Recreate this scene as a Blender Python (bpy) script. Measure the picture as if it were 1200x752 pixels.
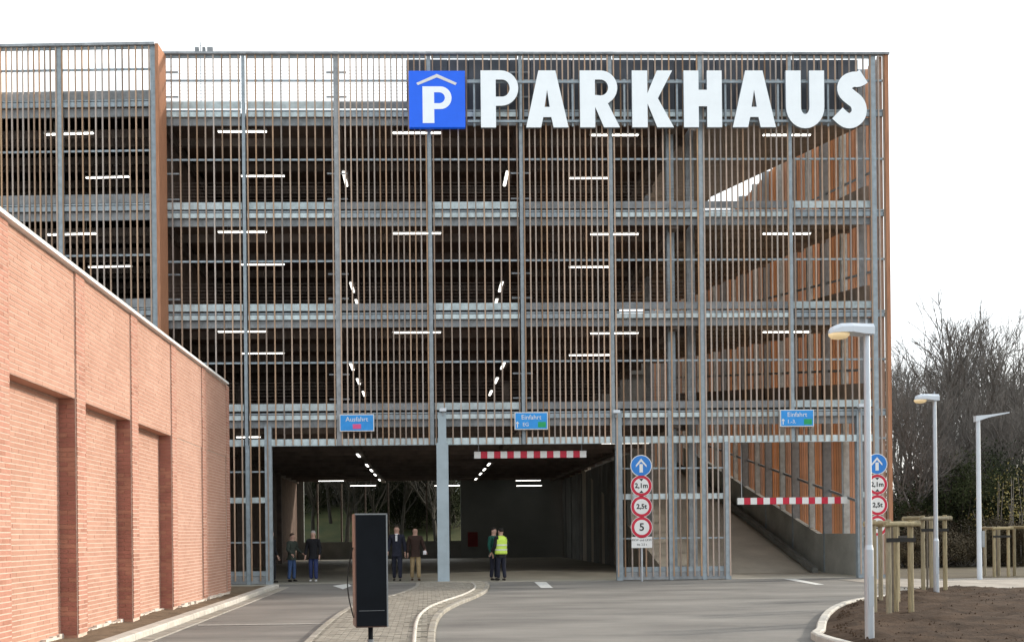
import bpy, bmesh, math, random
from mathutils import Vector, Matrix
random.seed(7)
R = math.radians
# ---------------------------------------------------------------- clear
for o in list(bpy.data.objects): bpy.data.objects.remove(o, do_unlink=True)
scene = bpy.context.scene
COL = scene.collection
# ---------------------------------------------------------------- camera
EYE, DIST, F = 1.556, 34.0, 1224.0
PSI, ROLL, CX, CY = R(1.4), R(0.6), 530.0, 626.0
cam_d = bpy.data.cameras.new('camera'); cam = bpy.data.objects.new('camera', cam_d); COL.objects.link(cam)
cam.location = (0, -DIST, EYE)
fw = Vector((math.sin(PSI), math.cos(PSI), 0)); rt = Vector((math.cos(PSI), -math.sin(PSI), 0)); up = Vector((0, 0, 1))
# picture content turned counter-clockwise by ROLL = camera turned clockwise
r2 = rt*math.cos(ROLL) - up*math.sin(ROLL); u2 = rt*math.sin(ROLL) + up*math.cos(ROLL)
cam.rotation_euler = Matrix((r2, u2, -fw)).transposed().to_euler()
cam_d.lens = F/1200*36; cam_d.sensor_width = 36; cam_d.sensor_fit = 'HORIZONTAL'
cam_d.shift_x = (600-CX)/1200; cam_d.shift_y = (CY-376)/1200
cam_d.clip_start = 0.1; cam_d.clip_end = 2000
scene.camera = cam

def ray(px, py):
    a, b = (px-CX)/F, (CY-py)/F
    return fw + r2*a + u2*b
def onY(px, py, Y):                       # the point of the plane y = Y seen at this place of the photograph
    d = ray(px, py); t = (Y+DIST)/d.y
    return d.x*t, EYE+d.z*t
def onZ(px, py, Z=0.0):
    d = ray(px, py); t = (Z-EYE)/d.z
    return d.x*t, -DIST+d.y*t
def XF(px, py=370, Y=0.0): return onY(px, py, Y)[0]
def ZF(py, px=500, Y=0.0): return onY(px, py, Y)[1]

# ---------------------------------------------------------------- world, sun, exposure
SUN_EL, SUN_AZ = R(21), math.atan2(1.0, 0.40)      # azimuth measured from +Y towards +X
w = bpy.data.worlds.new('World'); scene.world = w; w.use_nodes = True
nt = w.node_tree; nt.nodes.clear()
out = nt.nodes.new('ShaderNodeOutputWorld'); sky = nt.nodes.new('ShaderNodeTexSky')
sky.sky_type = 'NISHITA'; sky.sun_disc = False; sky.sun_elevation = SUN_EL; sky.sun_rotation = SUN_AZ
sky.air_density = 1.0; sky.dust_density = 3.0
b1 = nt.nodes.new('ShaderNodeBackground'); b1.inputs[1].default_value = 0.14
b2 = nt.nodes.new('ShaderNodeBackground'); b2.inputs[0].default_value = (0.93, 0.975, 1.0, 1); b2.inputs[1].default_value = 1.12
mx = nt.nodes.new('ShaderNodeMixShader'); nz = nt.nodes.new('ShaderNodeTexNoise'); nz.inputs['Scale'].default_value = 1.6; nz.inputs['Detail'].default_value = 4
tc = nt.nodes.new('ShaderNodeTexCoord'); cr = nt.nodes.new('ShaderNodeMapRange')
cr.inputs[1].default_value = 0.36; cr.inputs[2].default_value = 0.56; cr.inputs[3].default_value = 0.30; cr.inputs[4].default_value = 0.97
L = nt.links.new
L(tc.outputs['Generated'], nz.inputs['Vector']); L(nz.outputs['Fac'], cr.inputs[0]); L(cr.outputs[0], mx.inputs[0])
L(sky.outputs[0], b1.inputs[0]); L(b1.outputs[0], mx.inputs[1]); L(b2.outputs[0], mx.inputs[2]); L(mx.outputs[0], out.inputs[0])
sd = bpy.data.lights.new('sun', 'SUN'); so = bpy.data.objects.new('sun', sd); COL.objects.link(so)
sd.energy = 2.5; sd.angle = R(3.0); sd.color = (1.0, 0.93, 0.84)
tosun = Vector((math.sin(SUN_AZ)*math.cos(SUN_EL), math.cos(SUN_AZ)*math.cos(SUN_EL), math.sin(SUN_EL)))
so.rotation_euler = tosun.to_track_quat('Z', 'Y').to_euler(); so.location = (40, -20, 40)
scene.view_settings.view_transform = 'Standard'; scene.view_settings.look = 'None'
scene.view_settings.exposure = 0.6; scene.view_settings.gamma = 1.0
scene.render.engine = 'CYCLES'

# ---------------------------------------------------------------- materials
MATS = {}
def mat(name, col, rough=0.8, var=0.15, scale=3.0, metal=0.0, bump=0.0, bscale=40.0, rand=0.0, col2=None, emit=None, estr=0.0, stretch=(1, 1, 1), mixat=(0.35, 0.65), spec=0.35):
    m = bpy.data.materials.new(name); m.use_nodes = True; t = m.node_tree; p = t.nodes['Principled BSDF']
    p.inputs['Roughness'].default_value = rough; p.inputs['Metallic'].default_value = metal
    p.inputs['Specular IOR Level'].default_value = spec
    tc = t.nodes.new('ShaderNodeTexCoord'); mp = t.nodes.new('ShaderNodeMapping'); mp.inputs['Scale'].default_value = stretch
    t.links.new(tc.outputs['Object'], mp.inputs[0])
    n = t.nodes.new('ShaderNodeTexNoise'); n.inputs['Scale'].default_value = scale; n.inputs['Detail'].default_value = 6; n.inputs['Roughness'].default_value = 0.6
    t.links.new(mp.outputs[0], n.inputs['Vector'])
    mr = t.nodes.new('ShaderNodeMapRange'); mr.inputs[1].default_value = mixat[0]; mr.inputs[2].default_value = mixat[1]
    t.links.new(n.outputs['Fac'], mr.inputs[0])
    mc = t.nodes.new('ShaderNodeMix'); mc.data_type = 'RGBA'
    c2 = col2 if col2 else tuple(c*(1+var) for c in col); c1 = col if col2 else tuple(c*(1-var) for c in col)
    mc.inputs[6].default_value = (*c1, 1); mc.inputs[7].default_value = (*c2, 1)
    t.links.new(mr.outputs[0], mc.inputs[0])
    last = mc.outputs[2]
    if rand:
        oi = t.nodes.new('ShaderNodeObjectInfo'); hv = t.nodes.new('ShaderNodeHueSaturation')
        m2 = t.nodes.new('ShaderNodeMapRange'); m2.inputs[3].default_value = 1-rand; m2.inputs[4].default_value = 1+rand
        t.links.new(oi.outputs['Random'], m2.inputs[0]); t.links.new(m2.outputs[0], hv.inputs['Value'])
        wn = t.nodes.new('ShaderNodeTexWhiteNoise'); wn.noise_dimensions = '1D'; t.links.new(oi.outputs['Random'], wn.inputs['W'])
        m3 = t.nodes.new('ShaderNodeMapRange'); m3.inputs[3].default_value = 1-rand*1.4; m3.inputs[4].default_value = 1+rand
        t.links.new(wn.outputs['Value'], m3.inputs[0]); t.links.new(m3.outputs[0], hv.inputs['Saturation'])
        t.links.new(last, hv.inputs['Color']); last = hv.outputs[0]
    t.links.new(last, p.inputs['Base Color'])
    if bump:
        n2 = t.nodes.new('ShaderNodeTexNoise'); n2.inputs['Scale'].default_value = bscale; n2.inputs['Detail'].default_value = 5
        t.links.new(mp.outputs[0], n2.inputs['Vector'])
        bp = t.nodes.new('ShaderNodeBump'); bp.inputs['Strength'].default_value = bump; bp.inputs['Distance'].default_value = 0.02
        t.links.new(n2.outputs['Fac'], bp.inputs['Height']); t.links.new(bp.outputs[0], p.inputs['Normal'])
    if emit:
        p.inputs['Emission Color'].default_value = (*emit, 1); p.inputs['Emission Strength'].default_value = estr
    MATS[name] = m; return m
galv = mat('galvanised_steel', (0.32, 0.375, 0.41), 0.55, 0.15, 5, 0.15, 0.1, 30, rand=0.08)
galv_light = mat('bright_galvanised_steel', (0.56, 0.65, 0.67), 0.5, 0.18, 4, 0.05, rand=0.10)
galv_dull = mat('dull_galvanised_steel', (0.31, 0.33, 0.345), 0.6, 0.2, 4, 0.1, rand=0.12)
timber = mat('weathered_larch', (0.40, 0.29, 0.215), 0.8, 0.2, 6, 0, 0.2, 60, rand=0.34, stretch=(8, 8, 0.6))
board_m = mat('larch_board', (0.56, 0.28, 0.145), 0.75, 0.2, 5, 0, 0.2, 60, rand=0.30, stretch=(6, 6, 0.4))
edge_board = mat('edge_board', (0.42, 0.20, 0.11), 0.75, 0.2, 5, 0, 0.2, 60, stretch=(6, 6, 0.4))
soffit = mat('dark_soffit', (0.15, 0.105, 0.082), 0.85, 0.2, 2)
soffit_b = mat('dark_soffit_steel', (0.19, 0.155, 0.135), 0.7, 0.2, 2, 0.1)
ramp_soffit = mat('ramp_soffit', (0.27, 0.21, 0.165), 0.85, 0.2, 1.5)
concrete = mat('concrete', (0.28, 0.27, 0.245), 0.85, 0.15, 1.3, 0, 0.2, 20)
concrete_floor = mat('smooth_floor', (0.36, 0.34, 0.28), 0.6, 0.15, 0.5)
ramp_conc = mat('ramp_concrete', (0.52, 0.48, 0.40), 0.8, 0.12, 0.7, 0, 0.15, 25)
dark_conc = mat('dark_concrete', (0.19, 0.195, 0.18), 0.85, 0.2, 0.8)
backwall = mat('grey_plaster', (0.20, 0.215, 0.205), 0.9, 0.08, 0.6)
slate = mat('slate_backing', (0.09, 0.10, 0.12), 0.6, 0.15, 1.0, 0.1)
brick_m = mat('brick', (0.40, 0.215, 0.152), 0.9, 0.1, 0.9, 0, 0.3, 50, col2=(0.50, 0.29, 0.215), mixat=(0.25, 0.75))
brick_d = mat('darker_brick', (0.385, 0.203, 0.144), 0.9, 0.1, 0.9, 0, 0.3, 50, col2=(0.48, 0.275, 0.203), mixat=(0.25, 0.75))
brick_l = mat('paler_brick', (0.425, 0.235, 0.168), 0.9, 0.1, 0.9, 0, 0.3, 50, col2=(0.525, 0.315, 0.235), mixat=(0.25, 0.75))
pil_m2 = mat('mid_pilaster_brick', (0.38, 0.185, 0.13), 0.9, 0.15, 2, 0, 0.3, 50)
pil_shade = mat('shaded_pilaster_brick', (0.33, 0.145, 0.11), 0.9, 0.15, 2, 0, 0.3, 50)  # pilaster brick darkened: the shade of the niche reveals is in its colour
pil_m = mat('brick_pilaster', (0.40, 0.195, 0.14), 0.9, 0.1, 6, 0, 0.3, 50, col2=(0.48, 0.25, 0.185), mixat=(0.25, 0.75))
mortar = mat('mortar', (0.64, 0.49, 0.40), 0.95, 0.1, 8)
coping_m = mat('white_coping', (0.80, 0.80, 0.78), 0.5, 0.06, 3)
footing_m = mat('footing', (0.66, 0.60, 0.52), 0.9, 0.2, 8, 0, 0.3, 30)
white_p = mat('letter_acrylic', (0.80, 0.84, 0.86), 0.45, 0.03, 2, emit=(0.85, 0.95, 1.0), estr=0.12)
sign_side = mat('letter_edge', (0.22, 0.25, 0.28), 0.5, 0.05, 2)
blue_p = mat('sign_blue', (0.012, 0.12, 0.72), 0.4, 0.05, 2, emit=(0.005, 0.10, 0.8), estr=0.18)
blue_s = mat('traffic_blue', (0.03, 0.21, 0.62), 0.4, 0.05, 2)
blue_l = mat('panel_blue', (0.03, 0.30, 0.75), 0.4, 0.08, 5)
red_p = mat('red_paint', (0.55, 0.02, 0.05), 0.45, 0.06, 4)
pink_p = mat('red_lamp', (0.75, 0.10, 0.28), 0.4, 0.05, 4)
green_p = mat('green_lamp', (0.02, 0.35, 0.12), 0.4, 0.1, 9)
black_p = mat('black_print', (0.02, 0.02, 0.022), 0.5, 0.1, 4)
white_s = mat('sign_white', (0.78, 0.78, 0.76), 0.45, 0.04, 3)
asphalt = mat('asphalt', (0.145, 0.138, 0.126), 0.88, 0.1, 0.6, 0, 0.6, 120, col2=(0.285, 0.27, 0.242), stretch=(0.5, 1.3, 1), mixat=(0.3, 0.7))
asphalt2 = mat('asphalt_patch', (0.245, 0.238, 0.226), 0.88, 0.2, 0.6, 0, 0.5, 160, stretch=(0.5, 2, 1))
seam_m = mat('seam', (0.34, 0.33, 0.30), 0.9, 0.2, 9)
line_m = mat('road_paint', (0.70, 0.70, 0.66), 0.7, 0.15, 12)
kerb_m = mat('kerb_concrete', (0.52, 0.49, 0.43), 0.85, 0.12, 6, 0, 0.2, 40, rand=0.08)
paver_m = mat('paver', (0.31, 0.285, 0.235), 0.85, 0.22, 5, 0, 0.3, 60)
paver_l = mat('border_paver', (0.40, 0.36, 0.29), 0.85, 0.2, 5, 0, 0.3, 60)
paver_e = mat('island_edge', (0.33, 0.305, 0.255), 0.85, 0.2, 5, 0, 0.3, 60, rand=0.12)
joint_m = mat('joint_sand', (0.20, 0.18, 0.145), 0.95, 0.15, 8)
soil_m = mat('soil', (0.040, 0.026, 0.017), 0.95, 0.2, 2.5, 0, 1.0, 18, col2=(0.085, 0.056, 0.037), spec=0.1)
earth_m = mat('bare_earth', (0.17, 0.125, 0.08), 0.95, 0.25, 3, 0, 0.8, 20)
ground_m = mat('woodland_floor', (0.07, 0.055, 0.035), 0.95, 0.3, 0.8, 0, 0.6, 8, col2=(0.105, 0.09, 0.05))
path_m = mat('pale_paving', (0.36, 0.32, 0.27), 0.9, 0.2, 1.4, 0, 0.4, 40)
grass_m = mat('grass_slope', (0.04, 0.055, 0.018), 0.95, 0.3, 0.5, col2=(0.085, 0.085, 0.03))
bark = mat('bark', (0.165, 0.15, 0.135), 0.95, 0.3, 3)
bark2 = mat('pale_bark', (0.17, 0.15, 0.12), 0.95, 0.3, 3)
leaf_d = mat('dark_leaf', (0.032, 0.038, 0.020), 0.95, 0.5, 0.9, rand=0.25, spec=0.05)
leaf_b = mat('brown_leaf', (0.075, 0.063, 0.042), 0.95, 0.4, 1.2, rand=0.2, spec=0.05)
leaf_y = mat('yellow_leaf', (0.30, 0.25, 0.085), 0.7, 0.3, 2, rand=0.15)
stake_m = mat('round_timber', (0.34, 0.285, 0.175), 0.8, 0.2, 8, 0, 0.3, 50, rand=0.15, stretch=(5, 5, 0.6))
strap_m = mat('strap', (0.03, 0.028, 0.025), 0.8)
pole_m = mat('lamp_pole', (0.50, 0.54, 0.58), 0.38, 0.06, 3, 0.55)
head_m = mat('lamp_head', (0.66, 0.71, 0.76), 0.4, 0.04, 3)
bowl_m = mat('lamp_bowl', (0.75, 0.60, 0.38), 0.25, 0.05, 5, emit=(1.0, 0.72, 0.35), estr=0.25)
tube_m = mat('lit_tube', (0.9, 0.9, 0.88), 0.4, 0.02, 3, emit=(1.0, 0.97, 0.9), estr=3.0)
fix_m = mat('light_housing', (0.45, 0.45, 0.43), 0.5)
spk_m = mat('speaker_black', (0.006, 0.0075, 0.010), 0.8, 0.2, 4, spec=0.15)
spk_side = mat('speaker_side', (0.10, 0.055, 0.045), 0.35, 0.2, 4)
spk_hl_fit = mat('speaker_highlight_and_fittings', (0.22, 0.23, 0.235), 0.4, 0.1, 4, 0.3)  # grey of clamp and seam, and of the painted edge highlights
skin_m = mat('skin', (0.50, 0.31, 0.24), 0.6, 0.06, 6)
def cloth(n, c): return mat(n, c, 0.9, 0.15, 12, 0, 0.3, 60)

# ---------------------------------------------------------------- mesh helpers
class MB:
    def __init__(s): s.v, s.f, s.m = [], [], []
    def box(s, x0, x1, y0, y1, z0, z1, mi=0):
        n = len(s.v)
        s.v += [(x0,y0,z0),(x1,y0,z0),(x1,y1,z0),(x0,y1,z0),(x0,y0,z1),(x1,y0,z1),(x1,y1,z1),(x0,y1,z1)]
        s.f += [(n,n+3,n+2,n+1),(n+4,n+5,n+6,n+7),(n,n+1,n+5,n+4),(n+1,n+2,n+6,n+5),(n+2,n+3,n+7,n+6),(n+3,n,n+4,n+7)]
        s.m += [mi]*6; return s
    def quad(s, a, b, c, d, mi=0):
        n = len(s.v); s.v += [tuple(a), tuple(b), tuple(c), tuple(d)]; s.f.append((n,n+1,n+2,n+3)); s.m.append(mi); return s
    def prism(s, pts, z0, z1, mi=0):                       # pts: ccw outline in x,y
        n = len(s.v); k = len(pts)
        s.v += [(p[0],p[1],z0) for p in pts] + [(p[0],p[1],z1) for p in pts]
        s.f.append(tuple(range(n+k, n+2*k))); s.m.append(mi)
        s.f.append(tuple(reversed(range(n, n+k)))); s.m.append(mi)
        for i in range(k):
            j = (i+1) % k; s.f.append((n+i, n+j, n+k+j, n+k+i)); s.m.append(mi)
        return s
    def tube(s, a, b, ra, rb=None, n=8, mi=0, caps=True):
        a, b = Vector(a), Vector(b); rb = ra if rb is None else rb
        d = (b-a)
        if d.length < 1e-6: return s
        d.normalize(); x = d.orthogonal().normalized(); y = d.cross(x); k = len(s.v)
        for p, r in ((a, ra), (b, rb)):
            for i in range(n):
                t = 2*math.pi*i/n; q = p + x*(r*math.cos(t)) + y*(r*math.sin(t)); s.v.append(tuple(q))
        for i in range(n):
            j = (i+1) % n; s.f.append((k+i, k+j, k+n+j, k+n+i)); s.m.append(mi)
        if caps:
            s.f.append(tuple(reversed(range(k, k+n)))); s.f.append(tuple(range(k+n, k+2*n))); s.m += [mi, mi]
        return s
    def lathe(s, prof, c=(0,0,0), n=20, mi=0, sx=1, sy=1):  # prof: (r, z) bottom to top
        k = len(s.v)
        for r, z in prof:
            for i in range(n):
                t = 2*math.pi*i/n; s.v.append((c[0]+r*sx*math.cos(t), c[1]+r*sy*math.sin(t), c[2]+z))
        for q in range(len(prof)-1):
            for i in range(n):
                j = (i+1) % n; s.f.append((k+q*n+i, k+q*n+j, k+(q+1)*n+j, k+(q+1)*n+i)); s.m.append(mi)
        s.f.append(tuple(reversed(range(k, k+n)))); s.f.append(tuple(range(k+(len(prof)-1)*n, k+len(prof)*n))); s.m += [mi, mi]
        return s
    def mesh(s, name, mats, smooth=False):
        me = bpy.data.meshes.new(name); me.from_pydata(s.v, [], s.f)
        for m in (mats if isinstance(mats, (list, tuple)) else [mats]): me.materials.append(m)
        if any(s.m): me.polygons.foreach_set('material_index', s.m)
        if smooth: me.polygons.foreach_set('use_smooth', [True]*len(me.polygons))
        me.update(); return me
    def build(s, name, mats, parent=None, smooth=False, **kw):
        return link(name, s.mesh(name, mats, smooth), parent, **kw)
def link(name, me, parent=None, loc=None, rotz=None, **kw):
    o = bpy.data.objects.new(name, me); COL.objects.link(o)
    if parent is not None: o.parent = parent
    if loc is not None: o.location = loc
    if rotz is not None: o.rotation_euler.z = rotz
    for k, v in kw.items(): o[k] = v
    return o
def thing(name, label, cat, loc=(0,0,0), rotz=0.0, group=None):
    o = bpy.data.objects.new(name, None); COL.objects.link(o); o.empty_display_size = 0.3
    o.location = loc; o.rotation_euler.z = rotz; tag(o, label, cat, group); return o
def tag(o, label, cat, group=None):
    o['label'] = label; o['category'] = cat
    if group: o['group'] = group
    return o
def copy_tree(o, parent=None):
    c = o.copy(); COL.objects.link(c)
    if parent is not None: c.parent = parent
    for ch in list(o.children): copy_tree(ch, c)
    return c
def bevel(o, wd, seg=2):
    m = o.modifiers.new('bevel', 'BEVEL'); m.width = wd; m.segments = seg; m.limit_method = 'ANGLE'; return o
def text_mesh(name, body, size, m, parent, loc, depth=0.004, align='CENTER', bold=0.0, rotz=0.0):
    cu = bpy.data.curves.new(name, 'FONT'); cu.body = body; cu.size = size; cu.align_x = align; cu.align_y = 'CENTER'
    cu.extrude = depth; cu.offset = bold; cu.resolution_u = 3
    t = bpy.data.objects.new('tmp', cu); COL.objects.link(t)
    dg = bpy.context.evaluated_depsgraph_get(); me = bpy.data.meshes.new_from_object(t.evaluated_get(dg))
    bpy.data.objects.remove(t); me.name = name; me.materials.clear(); me.materials.append(m)
    o = link(name, me, parent); o.location = loc; o.rotation_euler = (math.pi/2, 0, rotz); return o
def outline_mesh(name, loops, y0, y1, mats):
    """loops of (x, z); first outer, the rest holes; a solid from y0 (front) to y1"""
    cu = bpy.data.curves.new(name, 'CURVE'); cu.dimensions = '2D'; cu.fill_mode = 'BOTH'; cu.extrude = (y1-y0)/2
    for lp in loops:
        sp = cu.splines.new('POLY'); sp.points.add(len(lp)-1)
        for i, p in enumerate(lp): sp.points[i].co = (p[0], p[1], 0, 1)
        sp.use_cyclic_u = True
    t = bpy.data.objects.new('tmp', cu); COL.objects.link(t)
    dg = bpy.context.evaluated_depsgraph_get(); me = bpy.data.meshes.new_from_object(t.evaluated_get(dg))
    bpy.data.objects.remove(t)
    for v in me.vertices:
        x, y, z = v.co; v.co = (x, (y0+y1)/2 - z, y)
    me.update(); me.materials.clear()
    for m in mats: me.materials.append(m)
    if len(mats) > 1:
        for p in me.polygons: p.material_index = 0 if abs(p.normal.y) > 0.7 else 1
    return me

# ================================================================ SETTING: GROUND
def sheet(name, pts, z, m, kind='structure', thick=None, **kw):
    bm = bmesh.new(); vs = [bm.verts.new((p[0], p[1], z)) for p in pts]; bm.faces.new(vs)
    bmesh.ops.recalc_face_normals(bm, faces=bm.faces[:])
    for f in bm.faces:
        if f.normal.z < 0: f.normal_flip()
    bmesh.ops.triangulate(bm, faces=bm.faces[:])
    me = bpy.data.meshes.new(name); bm.to_mesh(me); bm.free(); me.materials.append(m)
    return link(name, me, None, kind=kind, **kw)
sheet('ground', [(-400,-80),(400,-80),(400,600),(-400,600)], -0.03, ground_m)
road = sheet('road', [(-4.45,-36),(11.0,-36),(40,-36),(40,-1.2),(15.3,-1.2),(15.3,0.2),(-9,0.2),(-9,-4.2),(-4.45,-4.2)], -0.004, asphalt)
def stripe(name, pts, z=0.004): return sheet(name, [onZ(*p) for p in pts], z, line_m)
stripe('lane_arrow', [(626,681.5),(640,681.5),(648,688.5),(634,688.5)], 0.004)
stripe('lane_arrow', [(390,686),(408,683.5),(412,686),(402,690)], 0.004)
stripe('lane_line', [(918,678),(932,678),(966,684.6),(956,684.8)], 0.004)
stripe('lane_arrow', [(866,645.5+5),(872,646+5),(880,651+5),(874,651+5)], 0.004).location.z = 0.0

stripe('road_seam', [(232,731.5),(392,729.5),(392,730.6),(232,732.8)], 0.0035)
stripe('road_seam', [(520,700.2),(560,699.6),(560,700.3),(520,700.9)], 0.0035)
for o in COL.objects:
    if o.name.startswith('road_seam'): o.data.materials[0] = seam_m
# pale pavement and woodland verge on the right
pv = [onZ(1005,690), onZ(1060,693), onZ(1210,693), (60,-9.0), (60,3.0), (15.6,3.0), (15.6,-1.0)]
bx0, by0 = onZ(1200,693)
PAV_Y0 = by0
sheet('pavement', [(13.0,PAV_Y0),(60,PAV_Y0),(60,PAV_Y0+6.2),(15.5,PAV_Y0+6.2),(15.5,-1.25),(13.0,-1.25)], 0.006, path_m)

# soil bed: a lumpy surface inside a curved kerb
edge_px = [(963,752),(962,744),(964,733),(970,723),(981,715),(997,709),(1020,704.5),(1048,701),(1075,699)]
edge = [onZ(*p) for p in edge_px]
ex0, ey0 = edge[0]
edge = [(ex0-0.1, ey0-6.0), (ex0-0.05, ey0-3.0)] + edge
def smooth_line(pts, n=4):
    out = []
    for i in range(len(pts)-1):
        p0 = pts[max(i-1,0)]; p1 = pts[i]; p2 = pts[i+1]; p3 = pts[min(i+2,len(pts)-1)]
        for k in range(n):
            t = k/n
            out.append(tuple(0.5*((2*p1[a]) + (-p0[a]+p2[a])*t + (2*p0[a]-5*p1[a]+4*p2[a]-p3[a])*t*t + (-p0[a]+3*p1[a]-3*p2[a]+p3[a])*t**3) for a in (0,1)))
    out.append(pts[-1]); return out
edge_s = smooth_line(edge, 5)
from mathutils import noise
def inside_bed(x, y):
    # right of the kerb line
    best = None
    for i in range(len(edge_s)-1):
        a, b = edge_s[i], edge_s[i+1]
        if min(a[1],b[1]) <= y <= max(a[1],b[1]) and abs(b[1]-a[1]) > 1e-6:
            xx = a[0] + (b[0]-a[0])*(y-a[1])/(b[1]-a[1]); best = xx if best is None else min(best, xx)
    return best
ytop = max(p[1] for p in edge_s)
bed = MB(); ys = []
y = edge_s[0][1]
while y < PAV_Y0-0.02: ys.append(y); y += 0.16
ys.append(PAV_Y0-0.02)
NXB = 90; rows = []
for yy in ys:
    xl = inside_bed(0, min(yy, ytop-0.001)) if yy < ytop else edge_s[-1][0]
    if xl is None: xl = edge_s[-1][0]
    row = []
    for i in range(NXB+1):
        t = (i/NXB)**1.6; x = xl + (45-xl)*t
        e = min(1, (x-xl)/0.5, (PAV_Y0-yy)/0.6+0.05)
        h = 0.05 + e*(0.05 + 0.10*(noise.noise(Vector((x*0.9,yy*0.9,3)))+0.4) + 0.05*noise.noise(Vector((x*4,yy*4,1))) + 0.03*noise.noise(Vector((x*11,yy*11,5))))
        row.append(len(bed.v)); bed.v.append((x, yy, max(h, 0.02)))
    rows.append(row)
for j in range(len(rows)-1):
    for i in range(NXB):
        bed.f.append((rows[j][i], rows[j][i+1], rows[j+1][i+1], rows[j+1][i])); bed.m.append(0)
bed.build('soil_bed', soil_m, smooth=True, kind='structure')
clod = MB()
for i in range(5000):
    yy = random.uniform(edge_s[0][1]+1, PAV_Y0-0.2); xl = inside_bed(0, min(yy, ytop-0.01)) or edge_s[-1][0]
    x = xl + 0.25 + random.random()**1.5*14; r = random.uniform(0.006, 0.028)
    z = 0.10 + 0.10*(noise.noise(Vector((x*0.9,yy*0.9,3)))+0.4) + 0.05*noise.noise(Vector((x*4,yy*4,1)))
    n = len(clod.v); rot = random.random()*6
    for k in range(4):
        a = rot + k*math.pi/2; clod.v.append((x+r*math.cos(a)*random.uniform(.7,1.3), yy+r*math.sin(a)*random.uniform(.7,1.3), z-0.02))
    clod.v.append((x, yy, z+r*random.uniform(0.2, 0.6)))
    for k in range(4): clod.f.append((n+k, n+(k+1)%4, n+4)); clod.m.append(0)
clod.build('soil_clods', soil_m, kind='stuff')

# kerbs, laid stone by stone
def kerb_line(rootname, pts, wd, h, step=1.0, z=0.0, m=kerb_m, namep='kerbstone'):
    root = bpy.data.objects.new(rootname, None); COL.objects.link(root); root['kind'] = 'structure'
    # resample
    segs = []; acc = [0]
    for i in range(len(pts)-1): acc.append(acc[-1] + (Vector(pts[i+1])-Vector(pts[i])).length)
    def at(s):
        s = max(0, min(s, acc[-1]-1e-6))
        for i in range(len(acc)-1):
            if acc[i+1] >= s:
                t = (s-acc[i])/(acc[i+1]-acc[i]); return Vector(pts[i]).lerp(Vector(pts[i+1]), t)
    s = 0
    while s < acc[-1]-0.05:
        e = min(s+step, acc[-1]); a, b = at(s+0.006), at(e-0.006); d = (b-a).normalized(); n = Vector((-d.y, d.x))
        q = [a+n*wd/2, a-n*wd/2, b-n*wd/2, b+n*wd/2]; mb = MB(); j = random.uniform(-0.003, 0.003)
        c = 0.02; q2 = [a+n*(wd/2-c), a-n*(wd/2-c), b-n*(wd/2-c), b+n*(wd/2-c)]
        k = 0; mb.prism(q, -0.1, z+h-c+j); n0 = len(mb.v)
        mb.v += [(p.x,p.y,z+h+j) for p in q2]; mb.f.append((n0,n0+1,n0+2,n0+3)); mb.m.append(0)
        for i in range(4): mb.f.append((4+i, 4+(i+1)%4, n0+(i+1)%4, n0+i)); mb.m.append(0)
        mb.build(namep, m, root); s = e
    return root
kerb_line('bed_kerb', edge_s, 0.14, 0.11, 0.5)
kx = -4.45
kerb_line('road_kerb', [(kx-0.12,-36),(kx-0.12,-20),(kx-0.14,-10),(kx-0.2,-2.0)], 0.26, 0.10, 1.0)
kerb_line('drain_channel', [(kx+0.17,-36),(kx+0.17,-20),(kx+0.15,-10),(kx+0.09,-2.0)], 0.28, 0.012, 1.0, m=paver_e, namep='channel_slab')
# strip of bare earth between the brick building and the kerb
es = MB(); n = 60
for j in range(n+1):
    yy = -36 + j*(36-1.5)/n
    for i in range(7):
        x = -9 + i*(4.3/6) if False else -6.2 + i*(1.5/6)
        es.v.append((x, yy, 0.03 + (0.05*noise.noise(Vector((x*3, yy*2.2, 0))) if 0 < i < 6 else 0.0)))
for j in range(n):
    for i in range(6):
        a = j*7+i; es.f.append((a, a+1, a+8, a+7)); es.m.append(0)
es.build('earth_strip', earth_m, smooth=True, kind='structure')
sheet('yard', [(-9.2,-6.5),(-6.2,-6.5),(-6.2,-1.5),(-4.75,-1.5),(-4.75,0.25),(-9.2,0.25)], 0.005, concrete_floor)

# traffic island with paving
isl_l = [(330,790),(365,752),(386,732),(408,716),(430,708),(454,702),(478,694),(489,688),(490,683.5)]
isl_r = [(566,682.5),(571,686),(568,693),(556,700),(536,708),(519,717),(510,727),(506,740),(505,752),(504,790)]
Lp = [onZ(*p) for p in isl_l]; Rp = [onZ(*p) for p in isl_r]
poly = smooth_line(Lp, 3) + smooth_line(Rp, 3)
sheet('traffic_island', poly, 0.055, joint_m)
kerb_line('island_kerb', smooth_line(Lp,3), 0.13, 0.07, 0.5, m=paver_e)
kerb_line('island_kerb', smooth_line(Rp,3), 0.13, 0.07, 0.5, m=paver_e)
inner = [(553,685),(557,689),(554,694),(541,700.5),(522,707),(505,714),(494,722),(488,733),(485.5,752),(484,790)]
Ip = smooth_line([onZ(*p) for p in inner], 3)
kerb_line('inset_kerb', Ip, 0.06, 0.10, 0.5)
def in_poly(x, y, P):
    c = False; j = len(P)-1
    for i in range(len(P)):
        if (P[i][1] > y) != (P[j][1] > y) and x < (P[j][0]-P[i][0])*(y-P[i][1])/(P[j][1]-P[i][1])+P[i][0]: c = not c
        j = i
    return c
pm = MB(); y = -25.0; r = 0
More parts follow.
